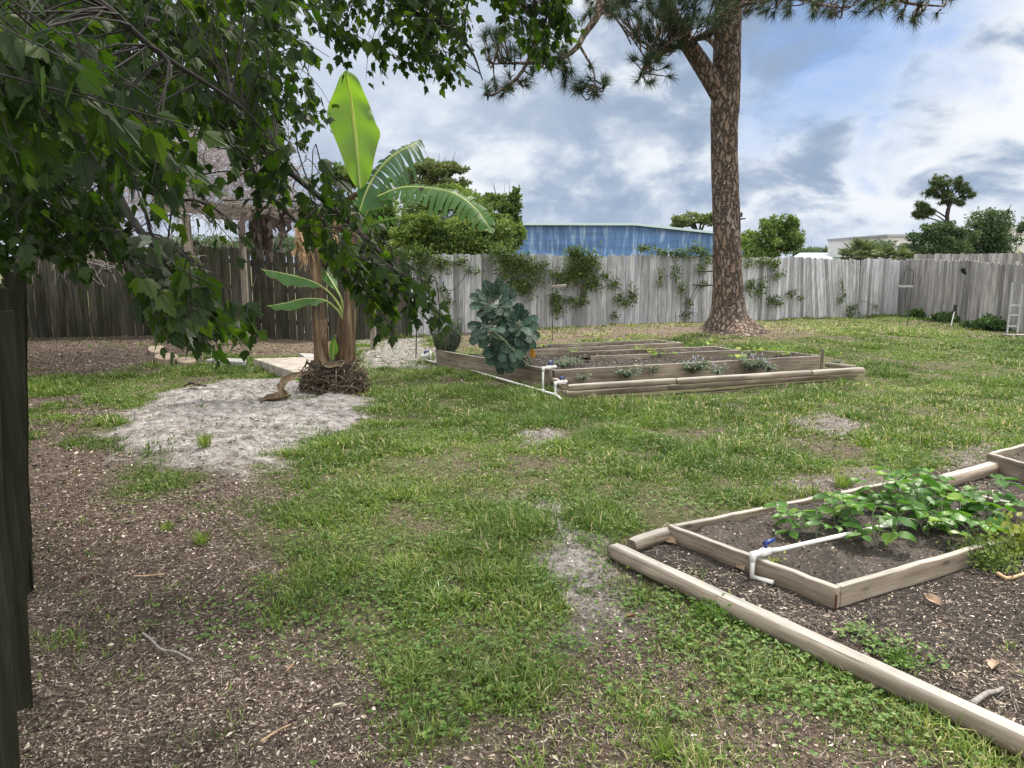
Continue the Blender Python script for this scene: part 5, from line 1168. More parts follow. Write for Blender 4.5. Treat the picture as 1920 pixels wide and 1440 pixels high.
b = G(1783, 612); g = Geo(); V, F = tube([b, b+Vector((.03, 0, .22)), b+Vector((.06, 0, .42))], .018, 6); T = thing('garden_light', 'small white stake with a black head among the right shrubs', 'garden light', b); mk('stake', V, F, M_PVC, T); V, F = tube([b+Vector((.065, 0, .40)), b+Vector((.07, 0, .58))], .045, 8); mk('head', V, F, M_BLACK, T)
q = D(1806, 508, 19.8); T = thing('fence_lamp', 'black spotlight clipped on top of the right fence', 'lamp', q); V, F = tube([q+Vector((-.08, -.1, .1)), q, q+Vector((.08, .0, -.08))], [.05, .06, .03], 8); mk('head', V, F, M_BLACK, T)
# two dark rods sticking out of the fence beside the trunk
for i, (px0, px1, py, lab) in enumerate(((1308, 1342, 508, 'upper dark rod sticking out left of the pine trunk'), (1298, 1342, 534, 'lower dark rod sticking out left of the pine trunk'))):
    c0, c1 = fence_pt(px0, py, .3), fence_pt(px1, py+1, .5); V, F = tube([c0, (c0+c1)/2, c1], .022, 6); o = mk('metal_rod', V, F, M_BLACK, loc=c0); tag(o, lab, 'rod')

# ------------------------------------------------------------------ pergola and dry vine
pb = G(374, 686); Yg = pb.y
PG = thing('pergola', 'weathered wooden pergola frame behind the banana plant', 'pergola', pb)
def beam(p0, p1, w, h, name, parent, mat=M_OLDWOOD):
    d = p1-p0; ln = d.length; V, F = boxv((0, -w/2, -h/2), (ln, w/2, h/2)); o = mk(name, V, F, mat); o.location = p0-parent.location; o.parent = parent
    o.rotation_mode = 'QUATERNION'; o.rotation_quaternion = d.to_track_quat('X', 'Z'); return o
ht = D(370, 392, Yg).z
beam(pb, Vector((pb.x-.06, pb.y, ht-.08)), .1, .1, 'post', PG)
bl0, bl1 = D(290, 388, Yg-.2), D(640, 405, Yg+.4); beam(bl0, bl1, .045, .14, 'beam', PG); beam(bl0+Vector((0, 2.3, .02)), bl1+Vector((0, 2.3, .02)), .045, .14, 'beam', PG)
for (xx, yy) in ((0, 2.3), (2.4, .2), (2.4, 2.5)):
    if yy == .2: continue
    beam(Vector((pb.x+xx, pb.y+yy, 0)), Vector((pb.x+xx, pb.y+yy, ht-.08)), .1, .1, 'post', PG)
for i in range(6):
    f = i/5; p = bl0+(bl1-bl0)*(.04+.92*f); beam(p+Vector((0, -.3, .11)), p+Vector((0, 2.7, .13)), .04, .09, 'rafter', PG)
def tangle():
    T = thing('dry_vine', 'grey leafless vine tangled on top of the pergola', 'vine', pb); g = Geo(); M_TW = plain('dry_twig', (.25, .21, .205), .9, var=.3, scale=30)
    poly = [(240, 392), (262, 330), (300, 270), (345, 215), (400, 210), (440, 235), (500, 270), (540, 320), (575, 395), (500, 400), (300, 392)]
    pts = in_poly_px(poly, 1900, Yg-.5, Yg+2.2)
    for c in pts:
        a = random.uniform(0, 6.28); L_ = random.uniform(.25, .8); d = Vector((math.cos(a), random.uniform(-.5, .5), math.sin(a)*.7)).normalized()
        e_ = c+d*L_; m_ = (c+e_)/2+Vector(RNG.normal(0, .09, 3)); V, F = tube(curve_pts([c, m_, e_], 5), random.uniform(.0025, .0055), 3, False); g.add(V, F)
    for c in in_poly_px([(380, 400), (560, 402), (560, 440), (400, 440)], 40, Yg-.3, Yg+.5):
        V, F = tube(curve_pts([c+Vector((0, 0, .15)), c+Vector(RNG.normal(0, .06, 3)), c-Vector((random.uniform(-.1, .1), 0, .25))], 5), .0035, 3, False); g.add(V, F)
    for cc in in_poly_px([(60, 330), (260, 330), (250, 440), (380, 470), (330, 500), (100, 480)], 420, Yg-.5, Yg+2.2):
        a = random.uniform(0, 6.28); d = Vector((math.cos(a), random.uniform(-.5, .5), math.sin(a))).normalized(); V, F = tube(curve_pts([cc, cc+d*.3+Vector(RNG.normal(0, .06, 3)), cc+d*.6], 5), .005, 3, False); g.add(V, F)
    g.obj('twigs', M_TW, T)
tangle()
# reddish frame leaning by the fence
b = G(566, 628, .1); FR = thing('timber_arch', 'reddish brown timber upright and brace against the dark fence', 'arch', b)
beam(b, D(563, 480, b.y), .09, .09, 'post', FR, M_REDWOOD); beam(D(566, 622, b.y-.06), D(596, 645, b.y-1.1), .07, .09, 'brace', FR, M_REDWOOD)

# ------------------------------------------------------------------ pavers, edging
def slab(pts, z0, z1, mat, label, name, cat, group=None):
    P = [Vector((p.x, p.y, 0)) for p in pts]; k = len(P); ctr = sum(P, Vector())/k; V = []
    for (z, s) in ((z0, 1), (z1-.01, 1), (z1, .965)): V += [(ctr.x+(p.x-ctr.x)*s, ctr.y+(p.y-ctr.y)*s, z) for p in P]
    F = [np.array([[l*k+i, l*k+(i+1) % k, (l+1)*k+(i+1) % k, (l+1)*k+i] for l in range(2) for i in range(k)]), np.array([[2*k+i for i in range(k)]])]
    o = mk(name, V, F, mat, loc=Vector((ctr.x, ctr.y, z0))); tag(o, label, cat, group); return o
M_SLAB = plain('worn_slab', (.27, .24, .21), .9, var=.4, scale=7)
slab([G(475, 672, .13), G(548, 696, .13), G(600, 697, .13), G(600, 668, .13)], -.02, .13, M_SLAB, 'large tilted pale slab left of the banana base', 'paving_slab', 'slab')
slab([G(385, 676, .1), G(458, 680, .1), G(462, 674, .1), G(400, 671, .1)], 0, .11, M_CONC, 'thin bluish paver between the pergola post and the slab', 'paver', 'paver')
slab([G(560, 664, .1), G(602, 666, .1), G(602, 671, .1), G(572, 672, .1)], 0, .12, M_CONC, 'small bluish paver behind the slab', 'paver', 'paver')
def ell(px, py, rx, ry, z): return [G(px+rx*math.cos(a), py+ry*math.sin(a)*(1 if math.sin(a) < 0 else .8), z) for a in np.linspace(0, 2*math.pi, 15)[:-1]]
slab(ell(293, 655, 16, 8, .16), 0.03, .17, M_CONC2, 'rear tan scalloped edging stone left of the post', 'edging_stone', 'edging stone', 'tan edging stones')
slab(ell(312, 669, 23, 7, .14), 0.0, .15, M_CONC2, 'middle tan scalloped edging stone left of the post', 'edging_stone', 'edging stone', 'tan edging stones')
slab(ell(350, 675, 19, 6, .12), 0.0, .125, M_CONC2, 'front brown scalloped edging stone touching the post', 'edging_stone', 'edging stone', 'tan edging stones')
slab(ell(212, 645, 14, 2.5, .12), 0.05, .13, M_CONC, 'small white paver lying in the leaves by the dark fence', 'paver', 'paver')

# ------------------------------------------------------------------ banana
def banana_mat():
    m, nt, n, L, b = new_mat('banana_leaf'); uv = attr(n, 'luv', 'Vector'); rn = attr(n, 'rnd')
    sp = n('ShaderNodeSeparateXYZ'); L(uv, sp.inputs[0])
    w = n('ShaderNodeTexWave', wave_type='BANDS', bands_direction='Y'); w.inputs['Scale'].default_value = 9; w.inputs['Distortion'].default_value = 1.2; w.inputs['Detail'].default_value = 3; L(uv, w.inputs['Vector'])
    base = ramp(n, [(0, (.035, .10, .045)), (.5, (.07, .17, .04)), (1, (.11, .205, .035))]); L(rn, base.inputs[0])
    v = ramp(n, [(0, .85), (1, 1.12)]); L(w.outputs['Fac'], v.inputs[0]); c = cmix(n, L, 1., base.outputs[0], v.outputs[0], 'MULTIPLY')
    mr = ramp(n, [(.0, 1.), (.045, 1.), (.07, 0.)]); ab = n('ShaderNodeMath', operation='ABSOLUTE'); L(sp.outputs[0], ab.inputs[0]); L(ab.outputs[0], mr.inputs[0])
    c = cmix(n, L, mr.outputs[0], c, (.30, .36, .10)); 
    ed = ramp(n, [(.965, 0.), (1., .8)]); L(ab.outputs[0], ed.inputs[0]); c = cmix(n, L, ed.outputs[0], c, (.20, .14, .05))
    L(c, b.inputs['Base Color']); b.inputs['Roughness'].default_value = .38; b.inputs['Specular IOR Level'].default_value = .45
    bump(n, L, b, w.outputs['Fac'], .35, .004)
    tr = n('ShaderNodeBsdfTranslucent'); g = n('ShaderNodeMix', data_type='RGBA', blend_type='MULTIPLY'); g.inputs[0].default_value = 1; L(c, g.inputs[6]); g.inputs[7].default_value = (1.9, 1.9, .7, 1); L(g.outputs[2], tr.inputs['Color'])
    mx = n('ShaderNodeMixShader'); mx.inputs[0].default_value = .5; L(b.outputs[0], mx.inputs[1]); L(tr.outputs[0], mx.inputs[2]); L(mx.outputs[0], nt.nodes['Material Output'].inputs['Surface']); return m
M_BAN = banana_mat()
def stem_mat():
    m, nt, n, L, b = new_mat('banana_stem'); tc = n('ShaderNodeTexCoord'); P = tc.outputs['Object']
    a = tex(n, L, 'n', P, 1, 6, .65, mscale=(26, 26, 1.6)); r = ramp(n, [(.3, (.02, .014, .010)), (.43, (.075, .045, .026)), (.56, (.16, .10, .05)), (.7, (.26, .20, .105)), (.85, (.22, .20, .10))]); L(a.outputs['Fac'], r.inputs[0])
    q = tex(n, L, 'n', P, 4, 4, .6, mscale=(2, 2, 1)); r2 = ramp(n, [(.35, .5), (.6, 1.15)]); L(q.outputs['Fac'], r2.inputs[0])
    L(cmix(n, L, 1., r.outputs[0], r2.outputs[0], 'MULTIPLY'), b.inputs['Base Color']); b.inputs['Roughness'].default_value = .6; bump(n, L, b, a.outputs['Fac'], .7, .02); return m
M_BSTEM = stem_mat()
Yb = BAN.y
BP_ = thing('banana_plant', 'banana plant with two brown stems and one huge upright bright leaf', 'banana plant', Vector((BAN.x, BAN.y, 0)))
def ban_leaf(rib, wl, wr, n=48, rnd=.6, face=None, fold=.25, tears=(), gap=.0, droop=.0, parent=BP_, jag=.0, mat=M_BAN, curl=0.0):
    """rib control points, wl/wr: (t, half width) stations left and right; face = direction the blade faces"""
    pts = curve_pts(rib, n); g = Geo(); P = np.array([tuple(p) for p in pts]); T_ = np.gradient(P, axis=0); T_ /= np.linalg.norm(T_, axis=1, keepdims=True)
    fc = np.array(face if face is not None else (0, -1, 0), float); k = 5
    for sgn, ws in ((-1, wl), (1, wr)):
        tt = [a for a, _ in ws]; ww = [b for _, b in ws]
        wi = np.interp(np.linspace(0, 1, n+1), tt, ww)
        if not len(tears):
            for _ in range(3): wi[1:-1] = (wi[:-2]+2*wi[1:-1]+wi[2:])/4
        cuts = sorted(set([0]+[int(c*n) for c in tears]+[n])); 
        for ci in range(len(cuts)-1):
            i0, i1 = cuts[ci], cuts[ci+1]
            if i1 <= i0: continue
            dr = droop*random.uniform(.3, 1.3); sh = random.uniform(.8, 1.05) if len(tears) else 1; V = []; U = []
            for i in range(i0, i1+1):
                t = i/n; w = float(wi[i])*sh; s = np.cross(T_[i], fc); s /= np.linalg.norm(s)+1e-9; s *= sgn; nrm = np.cross(s, T_[i])*sgn
                if np.dot(nrm, fc) < 0: nrm = -nrm
                f_in = (i-i0)/(i1-i0); pinch = gap*(1 if len(tears) else 0)
                for j in range(k+1):
                    u = j/k; lng = (f_in-.5)*-pinch*u*(i1-i0)/n*2
                    p = P[i]+s*w*u*(1-.08*u)+nrm*(fold*w*u-curl*w*u*u)+T_[i]*lng*.5
                    p = p+np.array([0, 0, -1])*dr*w*u*u+nrm*((.012 if len(tears) else .03)*math.sin(i*(.9 if len(tears) else .45)+j*.6)*u)
                    if u == 1: p = p+T_[i]*jag*random.uniform(-1, 1)
                    V.append(p); U.append((sgn*u, t*6+u*.6, 0))
            m = i1-i0; F = np.array([[a*(k+1)+j, a*(k+1)+j+1, (a+1)*(k+1)+j+1, (a+1)*(k+1)+j] for a in range(m) for j in range(k)])
            g.add(V, F, rnd+random.uniform(-.05, .05), np.array(U))
    o = g.obj('leaf', mat, parent, True)
    V, F = tube([Vector(p)+Vector(fc)*-.004 for p in P], np.linspace(.016, .004, len(P)), 6); r_ = mk('midrib', V, F, M_BRIB, None, smooth=True); r_.parent = o; r_.location = -o.parent.location
    return o
M_BRIB = plain('banana_rib', (.28, .34, .10), .4, var=.15)
kb = Yb/F_PX
def DB(px, py, dy=0): return D(px, py, Yb+dy)
# huge upright leaf, facing the camera
ban_leaf([DB(676, 356), DB(671, 300, .02), DB(665, 240, .05), DB(658, 185, .03), DB(648, 132, -.1)],
         [(0, .0), (.04, 11*kb), (.12, 20*kb), (.25, 28*kb), (.38, 37*kb), (.48, 44*kb), (.56, 49*kb), (.63, 50*kb), (.7, 46*kb), (.76, 38*kb), (.82, 31*kb), (.9, 20*kb), (.96, 13*kb), (1, 0)],
         [(0, .0), (.05, 14*kb), (.15, 26*kb), (.28, 35*kb), (.38, 43*kb), (.43, 51*kb), (.46, 50*kb), (.5, 43*kb), (.6, 38*kb), (.7, 33*kb), (.8, 27*kb), (.9, 22*kb), (.96, 16*kb), (1, 0)], rnd=.95, fold=.3, face=(.12, -1, -.1), curl=.15)
# ragged leaf going up right
ban_leaf([DB(668, 420), DB(686, 362), DB(705, 325, .1), DB(735, 292, .2), DB(770, 272, .3), DB(790, 262, .4)],
         [(0, 0), (.1, 8*kb), (.3, 26*kb), (.6, 20*kb), (.9, 10*kb), (1, 0)], [(0, 0), (.1, 12*kb), (.3, 46*kb), (.55, 56*kb), (.8, 46*kb), (1, 8*kb)],
         rnd=.08, fold=.1, tears=(.3, .38, .45, .5, .56, .62, .67, .72, .76, .8, .84, .88, .92, .95), gap=.5, droop=.7, face=(-.1, -.9, .5), jag=.01)
# broken leaf arching right
ban_leaf([DB(700, 372), DB(752, 352, -.2), DB(800, 352, -.3), DB(850, 362, -.4), DB(893, 392, -.5), DB(926, 440, -.6)],
         [(0, 0), (.1, 10*kb), (.3, 14*kb), (.5, 15*kb), (.7, 26*kb), (.9, 22*kb), (1, 2*kb)], [(0, 0), (.1, 14*kb), (.3, 34*kb), (.5, 44*kb), (.7, 30*kb), (.9, 20*kb), (1, 2*kb)],
         rnd=.45, fold=.05, tears=(.12, .17, .22, .27, .31, .35, .39, .43, .47, .51, .55, .59, .64, .69, .74, .79, .84, .89, .94), gap=.5, droop=.55, face=(.15, -.75, .7), jag=.012)
g = Geo(); V, F = tube([DB(790, 352, -.3), DB(793, 375, -.32), DB(796, 385, -.33)], [.03, .02, .008], 6); g.add(V, F); g.obj('broken_blade', M_DRYDARK, BP_)
# small green leaves low down
ban_leaf([DB(650, 600), DB(628, 560), DB(600, 535, -.1), DB(570, 522, -.2), DB(530, 512, -.25), DB(488, 504, -.3)], [(0, 0), (.35, 2*kb), (.5, 16*kb), (.7, 24*kb), (.9, 14*kb), (1, 0)], [(0, 0), (.35, 2*kb), (.5, 14*kb), (.7, 16*kb), (.9, 8*kb), (1, 0)], rnd=.35, fold=-.3, face=(0, -.5, 1), droop=.3, jag=.01, tears=(.6, .72, .85))
ban_leaf([DB(650, 610), DB(632, 580), DB(606, 562, -.1), DB(570, 560, -.2), DB(535, 568, -.25), DB(500, 574, -.3)], [(0, 0), (.35, 2*kb), (.5, 14*kb), (.7, 19*kb), (.9, 10*kb), (1, 0)], [(0, 0), (.35, 2*kb), (.5, 11*kb), (.7, 13*kb), (.9, 6*kb), (1, 0)], rnd=.4, fold=-.3, face=(0, -.5, 1), droop=.3, jag=.008, tears=(.55, .65, .8))
ban_leaf([DB(648, 600), DB(640, 560), DB(622, 528, .1), DB(608, 505, .2), DB(598, 490, .3)], [(0, 0), (.35, 3*kb), (.6, 18*kb), (1, 0)], [(0, 0), (.35, 3*kb), (.6, 20*kb), (1, 0)], rnd=.5, fold=-.1, face=(.2, -.8, .5), tears=(.5, .7))
ban_leaf([DB(622, 676), DB(626, 650), DB(628, 628)], [(0, 0), (.4, 11*kb), (1, 0)], [(0, 0), (.4, 11*kb), (1, 0)], rnd=.7, fold=.2, n=14)
for (x, y, a, b, r) in ((700, 380, 740, 330, .5), (690, 400, 742, 372, .3), (676, 390, 640, 350, .2), (685, 430, 750, 410, .3)):
    ban_leaf([DB(x-30, y+50, .2), DB(x, y, .3), DB((x+a)//2, (y+b)//2-6, .35), DB(a, b, .4)], [(0, 0), (.4, 14*kb), (.8, 12*kb), (1, 0)], [(0, 0), (.4, 14*kb), (.8, 12*kb), (1, 0)], rnd=r, fold=.1, tears=(.4, .5, .6, .7, .8), gap=.4, droop=.5, n=30)
# stems
def pstem(pp, rr, name='pseudostem'):
    pts = curve_pts(pp, 40); n = 28; r_ = np.interp(np.linspace(0, 1, 41), np.linspace(0, 1, len(rr)), rr); V = []
    for i, p in enumerate(pts):
        for k in range(n):
            a = 2*math.pi*k/n; q = r_[i]*(1+.09*math.sin(a*3+i*.06)+.05*math.sin(a*7+i*.1)+.03*vn(np.array([a*4]), np.array([i*.3]), 1, 3)[0]); V.append((p.x+math.cos(a)*q, p.y+math.sin(a)*q, p.z))
    F = [np.array([[i*n+k, i*n+(k+1) % n, (i+1)*n+(k+1) % n, (i+1)*n+k] for i in range(40) for k in range(n)]), np.array([[40*n+k for k in range(n)]])]
    return mk(name, V, F, M_BSTEM, BP_, smooth=True)
pstem([DB(603, 705, .05), DB(600, 640), DB(594, 560), DB(590, 480), DB(596, 430, .05), DB(640, 385, .1), DB(672, 360, .1)], [14*kb, 12.5*kb, 11*kb, 10.5*kb, 10.5*kb, 10*kb, 8*kb])
pstem([DB(652, 710, .05), DB(652, 650), DB(655, 580), DB(657, 520), DB(665, 460, .05), DB(672, 400, .1)], [14*kb, 13*kb, 11*kb, 9*kb, 8*kb, 7*kb])
pstem([DB(636, 690, .2), DB(637, 640, .2), DB(645, 580, .2), DB(650, 555, .2)], [9*kb, 9*kb, 6*kb, 3*kb])
# fibrous root mass
def rootmass():
    g = Geo(); n, m = 40, 14; V = []
    for i in range(m+1):
        f = i/m; z = .44*f; r = (.40-.10*f)*(1-.15*math.sin(f*3.1))
        for k in range(n):
            a = 2*math.pi*k/n; q = r*(1+.22*(vn(np.array([a*3]), np.array([f*2]), 1, 5)[0]-.5)+.15*(vn(np.array([a*9]), np.array([f*5]), 1, 6)[0]-.5)); V.append((BAN.x+math.cos(a)*q*.92, BAN.y+math.sin(a)*q*.8, z-.03))
    F = [np.array([[i*n+k, i*n+(k+1) % n, (i+1)*n+(k+1) % n, (i+1)*n+k] for i in range(m) for k in range(n)]), np.array([[m*n+k for k in range(n)]])]
    mk('root_mass', V, F, M_ROOT, BP_, smooth=True)
    for i in range(520):
        a = random.uniform(0, 6.28); z1 = random.uniform(.02, .46)*random.random()**.3; r = .41-.16*z1+random.uniform(-.05, .02); L_ = random.uniform(-.08, .28); b2 = a+random.gauss(0, .45)
        p = Vector((BAN.x+math.cos(a)*r*.92, BAN.y+math.sin(a)*r*.8, z1)); r2 = r+random.uniform(-.02, .08); e_ = Vector((BAN.x+math.cos(b2)*r2, BAN.y+math.sin(b2)*r2*.85, max(0, z1-L_))); md = (p+e_)/2+Vector((math.cos(a)*random.uniform(0, .07), math.sin(a)*random.uniform(0, .07), random.uniform(-.03, .05)))
        V, F = tube(curve_pts([p, md, e_], 5), np.linspace(random.uniform(.006, .016), .004, 6), 5, False); g.add(V, F)
    g.obj('roots', M_ROOT2, BP_, True)
M_ROOT = plain('root_mass', (.045, .036, .025), .95, var=.6, scale=16); M_ROOT2 = fence_mat('root_fibres', (.03, .022, .016), (.12, .09, .065), (.27, .22, .17), gamt=0, streak=.4)
rootmass()
# hanging dead leaves
def deadleaf(px, py, ln, w, n_strips, dy, mat=M_DRYDARK):
    g = Geo(); top = DB(px, py, dy)
    for i in range(n_strips):
        a = top+Vector((random.gauss(0, w*.35), random.gauss(0, .06), random.uniform(-.05, .05))); L_ = ln*random.uniform(.5, 1.05); pts = [a]
        dx = random.gauss(0, .12)
        for k in range(1, 6): pts.append(a+Vector((dx*k/5*L_+random.gauss(0, .02), random.gauss(0, .02), -L_*k/5)))
        ww = random.uniform(.02, .07); V = []
        for k, p in enumerate(pts):
            an = random.uniform(0, 3.14) if k == 0 else an+random.gauss(0, .5); s = Vector((math.cos(an), math.sin(an), 0))*ww*(1-.8*(k/5)**2); V += [p-s, p+s]
        g.add([tuple(v) for v in V], np.array([[2*k, 2*k+1, 2*k+3, 2*k+2] for k in range(5)]))
    g.obj('dead_leaf', mat, BP_)
deadleaf(492, 392, .62, .18, 26, -.2); deadleaf(530, 400, .28, .1, 12, -.2); deadleaf(566, 430, .45, .12, 16, -.1, M_DRY); deadleaf(580, 395, .5, .16, 18, .1, M_DRYDARK); deadleaf(620, 400, .5, .2, 16, .2, M_DRY); deadleaf(600, 470, .4, .2, 10, .15, M_DRYDARK)
V, F = tube(curve_pts([DB(640, 392, .1), DB(560, 378, -.1), DB(515, 376, -.2), DB(490, 392, -.2)], 10), np.linspace(.02, .012, 11), 6); mk('dead_leaf_stalk', V, F, M_DRYDARK, BP_, smooth=True)
# peeled dry sheath sticking up from the base, and one on the sand
def sheath(ctrl, ws, parent, name, mat, n=26, cup=.5, face=(0, -1, .3)):
    pts = curve_pts(ctrl, n); P = np.array([tuple(p) for p in pts]); T_ = np.gradient(P, axis=0); T_ /= np.linalg.norm(T_, axis=1, keepdims=True); fc = np.array(face, float); k = 6; V = []
    w_ = np.interp(np.linspace(0, 1, n+1), np.linspace(0, 1, len(ws)), ws)
    for i in range(n+1):
        s = np.cross(T_[i], fc); s /= np.linalg.norm(s); nr = np.cross(s, T_[i])
        for j in range(k+1):
            u = -1+2*j/k; V.append(P[i]+s*w_[i]*u*(1-.15*u*u)+nr*cup*w_[i]*(u*u-.4)+np.array([0, 0, .006*math.sin(i*1.1+j*2)]))
    for i in range(n+1):
        for j in range(k+1): q = V[i*(k+1)+j]; V.append(q+np.array([.006, .008, .002]))
    m0 = (n+1)*(k+1); F = [[i*(k+1)+j, i*(k+1)+j+1, (i+1)*(k+1)+j+1, (i+1)*(k+1)+j] for i in range(n) for j in range(k)]; F += [[m0+a for a in f][::-1] for f in F]
    return mk(name, V, np.array(F), mat, parent, smooth=True)
M_SHEATH = fence_mat('dry_sheath', (.2, .12, .07), (.44, .33, .21), (.62, .52, .38), gamt=0, streak=.3)
sheath([DB(640, 684, -.25), DB(612, 682, -.3), DB(602, 660, -.3), DB(600, 635, -.3), DB(608, 612, -.32), DB(606, 600, -.34)], [.03, .045, .04, .035, .05, .045], BP_, 'peeled_sheath', M_SHEATH)
c = G(533, 748, .03); FS = thing('fallen_sheath', 'curled tan banana sheath lying on the pale sand', 'dry sheath', Vector((c.x, c.y, 0)))
Ys = c.y-.25; sheath([D(482, 756, Ys), D(505, 748, Ys-.03), D(530, 745, Ys), D(542, 740, Ys+.05)], [.04, .06, .07, .05], FS, 'base', M_SHEATH, cup=.9, face=(0, -.5, 1))
sheath([D(533, 742, Ys), D(527, 728, Ys+.02), D(534, 714, Ys+.05), D(550, 706, Ys+.1), D(564, 700, Ys+.14)], [.05, .05, .055, .045, .02], FS, 'blade', M_SHEATH, cup=.6, face=(-.3, -1, .1))
c = G(360, 729, .06); sh = sheath([c+Vector((-.1, 0, .03)), c+Vector((-.02, .02, .07)), c+Vector((.08, .0, .05)), c+Vector((.2, -.03, .04))], [.02, .05, .04, .01], None, 'dead_leaf_curl', M_DRYDARK, face=(0, 0, 1)); tag(sh, 'dark curled dead leaf at the back of the sand patch', 'dead leaf')

# ------------------------------------------------------------------ kale
def kale_mat():
    m, nt, n, L, b = new_mat('kale_leaf'); uv = attr(n, 'luv', 'Vector'); rn = attr(n, 'rnd'); sp = n('ShaderNodeSeparateXYZ'); L(uv, sp.inputs[0])
    base = ramp(n, [(0, (.010, .032, .020)), (.5, (.020, .055, .034)), (.85, (.04, .09, .058)), (1, (.065, .13, .075))]); L(rn, base.inputs[0]); c = base.outputs[0]
    ab = n('ShaderNodeMath', operation='ABSOLUTE'); L(sp.outputs[0], ab.inputs[0]); mr = ramp(n, [(.03, 1.), (.07, 0.)]); L(ab.outputs[0], mr.inputs[0]); c = cmix(n, L, mr.outputs[0], c, (.085, .13, .08))
    t = tex(n, L, 'v', uv, 5); r2 = ramp(n, [(.1, .8), (.6, 1.25)]); L(t.outputs['Distance'], r2.inputs[0]); c = cmix(n, L, 1., c, r2.outputs[0], 'MULTIPLY')
    L(c, b.inputs['Base Color']); b.inputs['Roughness'].default_value = .42; b.inputs['Specular IOR Level'].default_value = .5; bump(n, L, b, t.outputs['Distance'], .7, .02); return m
M_KALE = kale_mat(); M_KSTEM = plain('kale_stem', (.12, .15, .085), .6, var=.3)
def kale():
    b = G(985, 700, .24); b.y = A.y+.55; b = Vector((D(1000, 690, b.y).x, b.y, .22)); K = thing('kale_plant', 'large dark blue green kale leaning over the corner of the long bed', 'vegetable plant', b)
    Yk = b.y-.15; k = Yk/F_PX; nu, nvv = 8, 7; UV_, TV = [], []
    for i in range(nvv+1):
        v = (1-math.cos(math.pi*i/nvv))/2; w = .36*max(0, 1-abs(2*v-1.08)**2.5)**.5*(.62+.38*min(1, v*2)) if v > .01 else .02
        for j in range(nu+1):
            u = -1+2*j/nu; TV.append((w*u, v, .16*w*u*u-.16*v*v+.010*math.sin(j*2.2+i*1.7)+.012*(abs(j-nu/2) > nu/2-1)*math.sin(i*2.9))); UV_.append((u, v*1.6, 0))
    TF = [np.array([[i*(nu+1)+j, i*(nu+1)+j+1, (i+1)*(nu+1)+j+1, (i+1)*(nu+1)+j] for i in range(nvv) for j in range(nu)])]
    pos, yd, sz, g = [], [], [], Geo()
    stems = [[b, D(985, 660, Yk), D(965, 615, Yk), D(945, 575, Yk), D(932, 555, Yk)], [D(985, 660, Yk), D(980, 640, Yk-.02), D(975, 620, Yk-.1), D(968, 605, Yk-.15)], [b, D(975, 672, Yk-.1), D(955, 650, Yk-.25), D(948, 640, Yk-.3)]]
    for s in stems: V, F = tube(curve_pts(s, 10), np.linspace(.016, .012, 11), 8); g.add(V, F)
    def put(px, py, dx, dz, dy, s, yo=0): 
        c = D(px, py, Yk+yo); y = Vector((dx, dy, dz)).normalized(); pos.append(c-y*s*.45); yd.append(tuple(y)); sz.append(s)
    R_ = np.random.default_rng(4)
    # three whorls: (centre px, radius px, count, size)
    for (cx, cy, rx, ry, cnt, s, dn) in ((926, 566, 36, 30, 32, .19, .2), (972, 618, 30, 32, 26, .20, -.2), (918, 618, 30, 26, 18, .19, -.15), (950, 664, 30, 24, 20, .21, -.9)):
        for i in range(cnt):
            a = i*2.39996+cx; f = math.sqrt((i+.5)/cnt); dx, dz = math.cos(a)*f, math.sin(a)*f
            put(cx+rx*dx, cy-ry*dz, dx*1.1, dz*.9+dn, -.75*(1-f*.7)+R_.uniform(-.2, .1), s*R_.uniform(.8, 1.1)*(.75+.3*f), R_.uniform(-.12, .12)-.28*(1-f))
    pos, sz = np.array([tuple(p) for p in pos]), np.array(sz); yd = np.array(yd)
    # blade side faces up/outward: roll so that z column points to camera side/up
    R = frames(yd, np.zeros(len(pos))); up = np.array([0, -.75, .65]); out = []
    for i in range(len(pos)):
        y = R[i][:, 1]; z = up-y*np.dot(up, y); z /= np.linalg.norm(z); z = z+R_.normal(0, .22, 3); z -= y*np.dot(z, y); z /= np.linalg.norm(z); x = np.cross(y, z); out.append(np.stack([x, y, z], 1))
    R = np.array(out)
    g0 = np.array(TV)
    for i in range(len(pos)):
        V, F = inst(TV, TF, pos[i:i+1], R[i:i+1], sz[i:i+1]); gg = Geo(); gg.add(V, F, float(R_.uniform(.1, .95)), np.array(UV_)); gg.obj('leaf', M_KALE, K, True) if i < 96 else None
        if i >= 96: continue
        base = Vector(pos[i]); j = min((Vector(p) for s in stems for p in curve_pts(s, 6)), key=lambda q: (q-base).length)
        V, F = tube(curve_pts([j, (j+base)/2-Vector((0, 0, .015)), base], 4), np.linspace(.009, .006, 5), 5); g.add(V, F)
    g.obj('stems', M_KSTEM, K, True)
    p = D(1000, 664, Yk); gg = Geo(); V, F = inst(TV, TF, np.array([tuple(p+Vector((-.03, 0, .08)))]), frames(np.array([[.3, -.1, -1.]]), np.array([1.0])), np.array([.13])); gg.add(V, F, .5, np.array(UV_)); o = gg.obj('leaf', M_YLEAF, K, True); tag(o, 'yellow and red dying leaf')
M_YLEAF = leafmat('yellowing_leaf', [(0, (.42, .27, .04)), (1, (.42, .17, .03))], .3, tcol=(1.3, 1.1, .5)); kale()

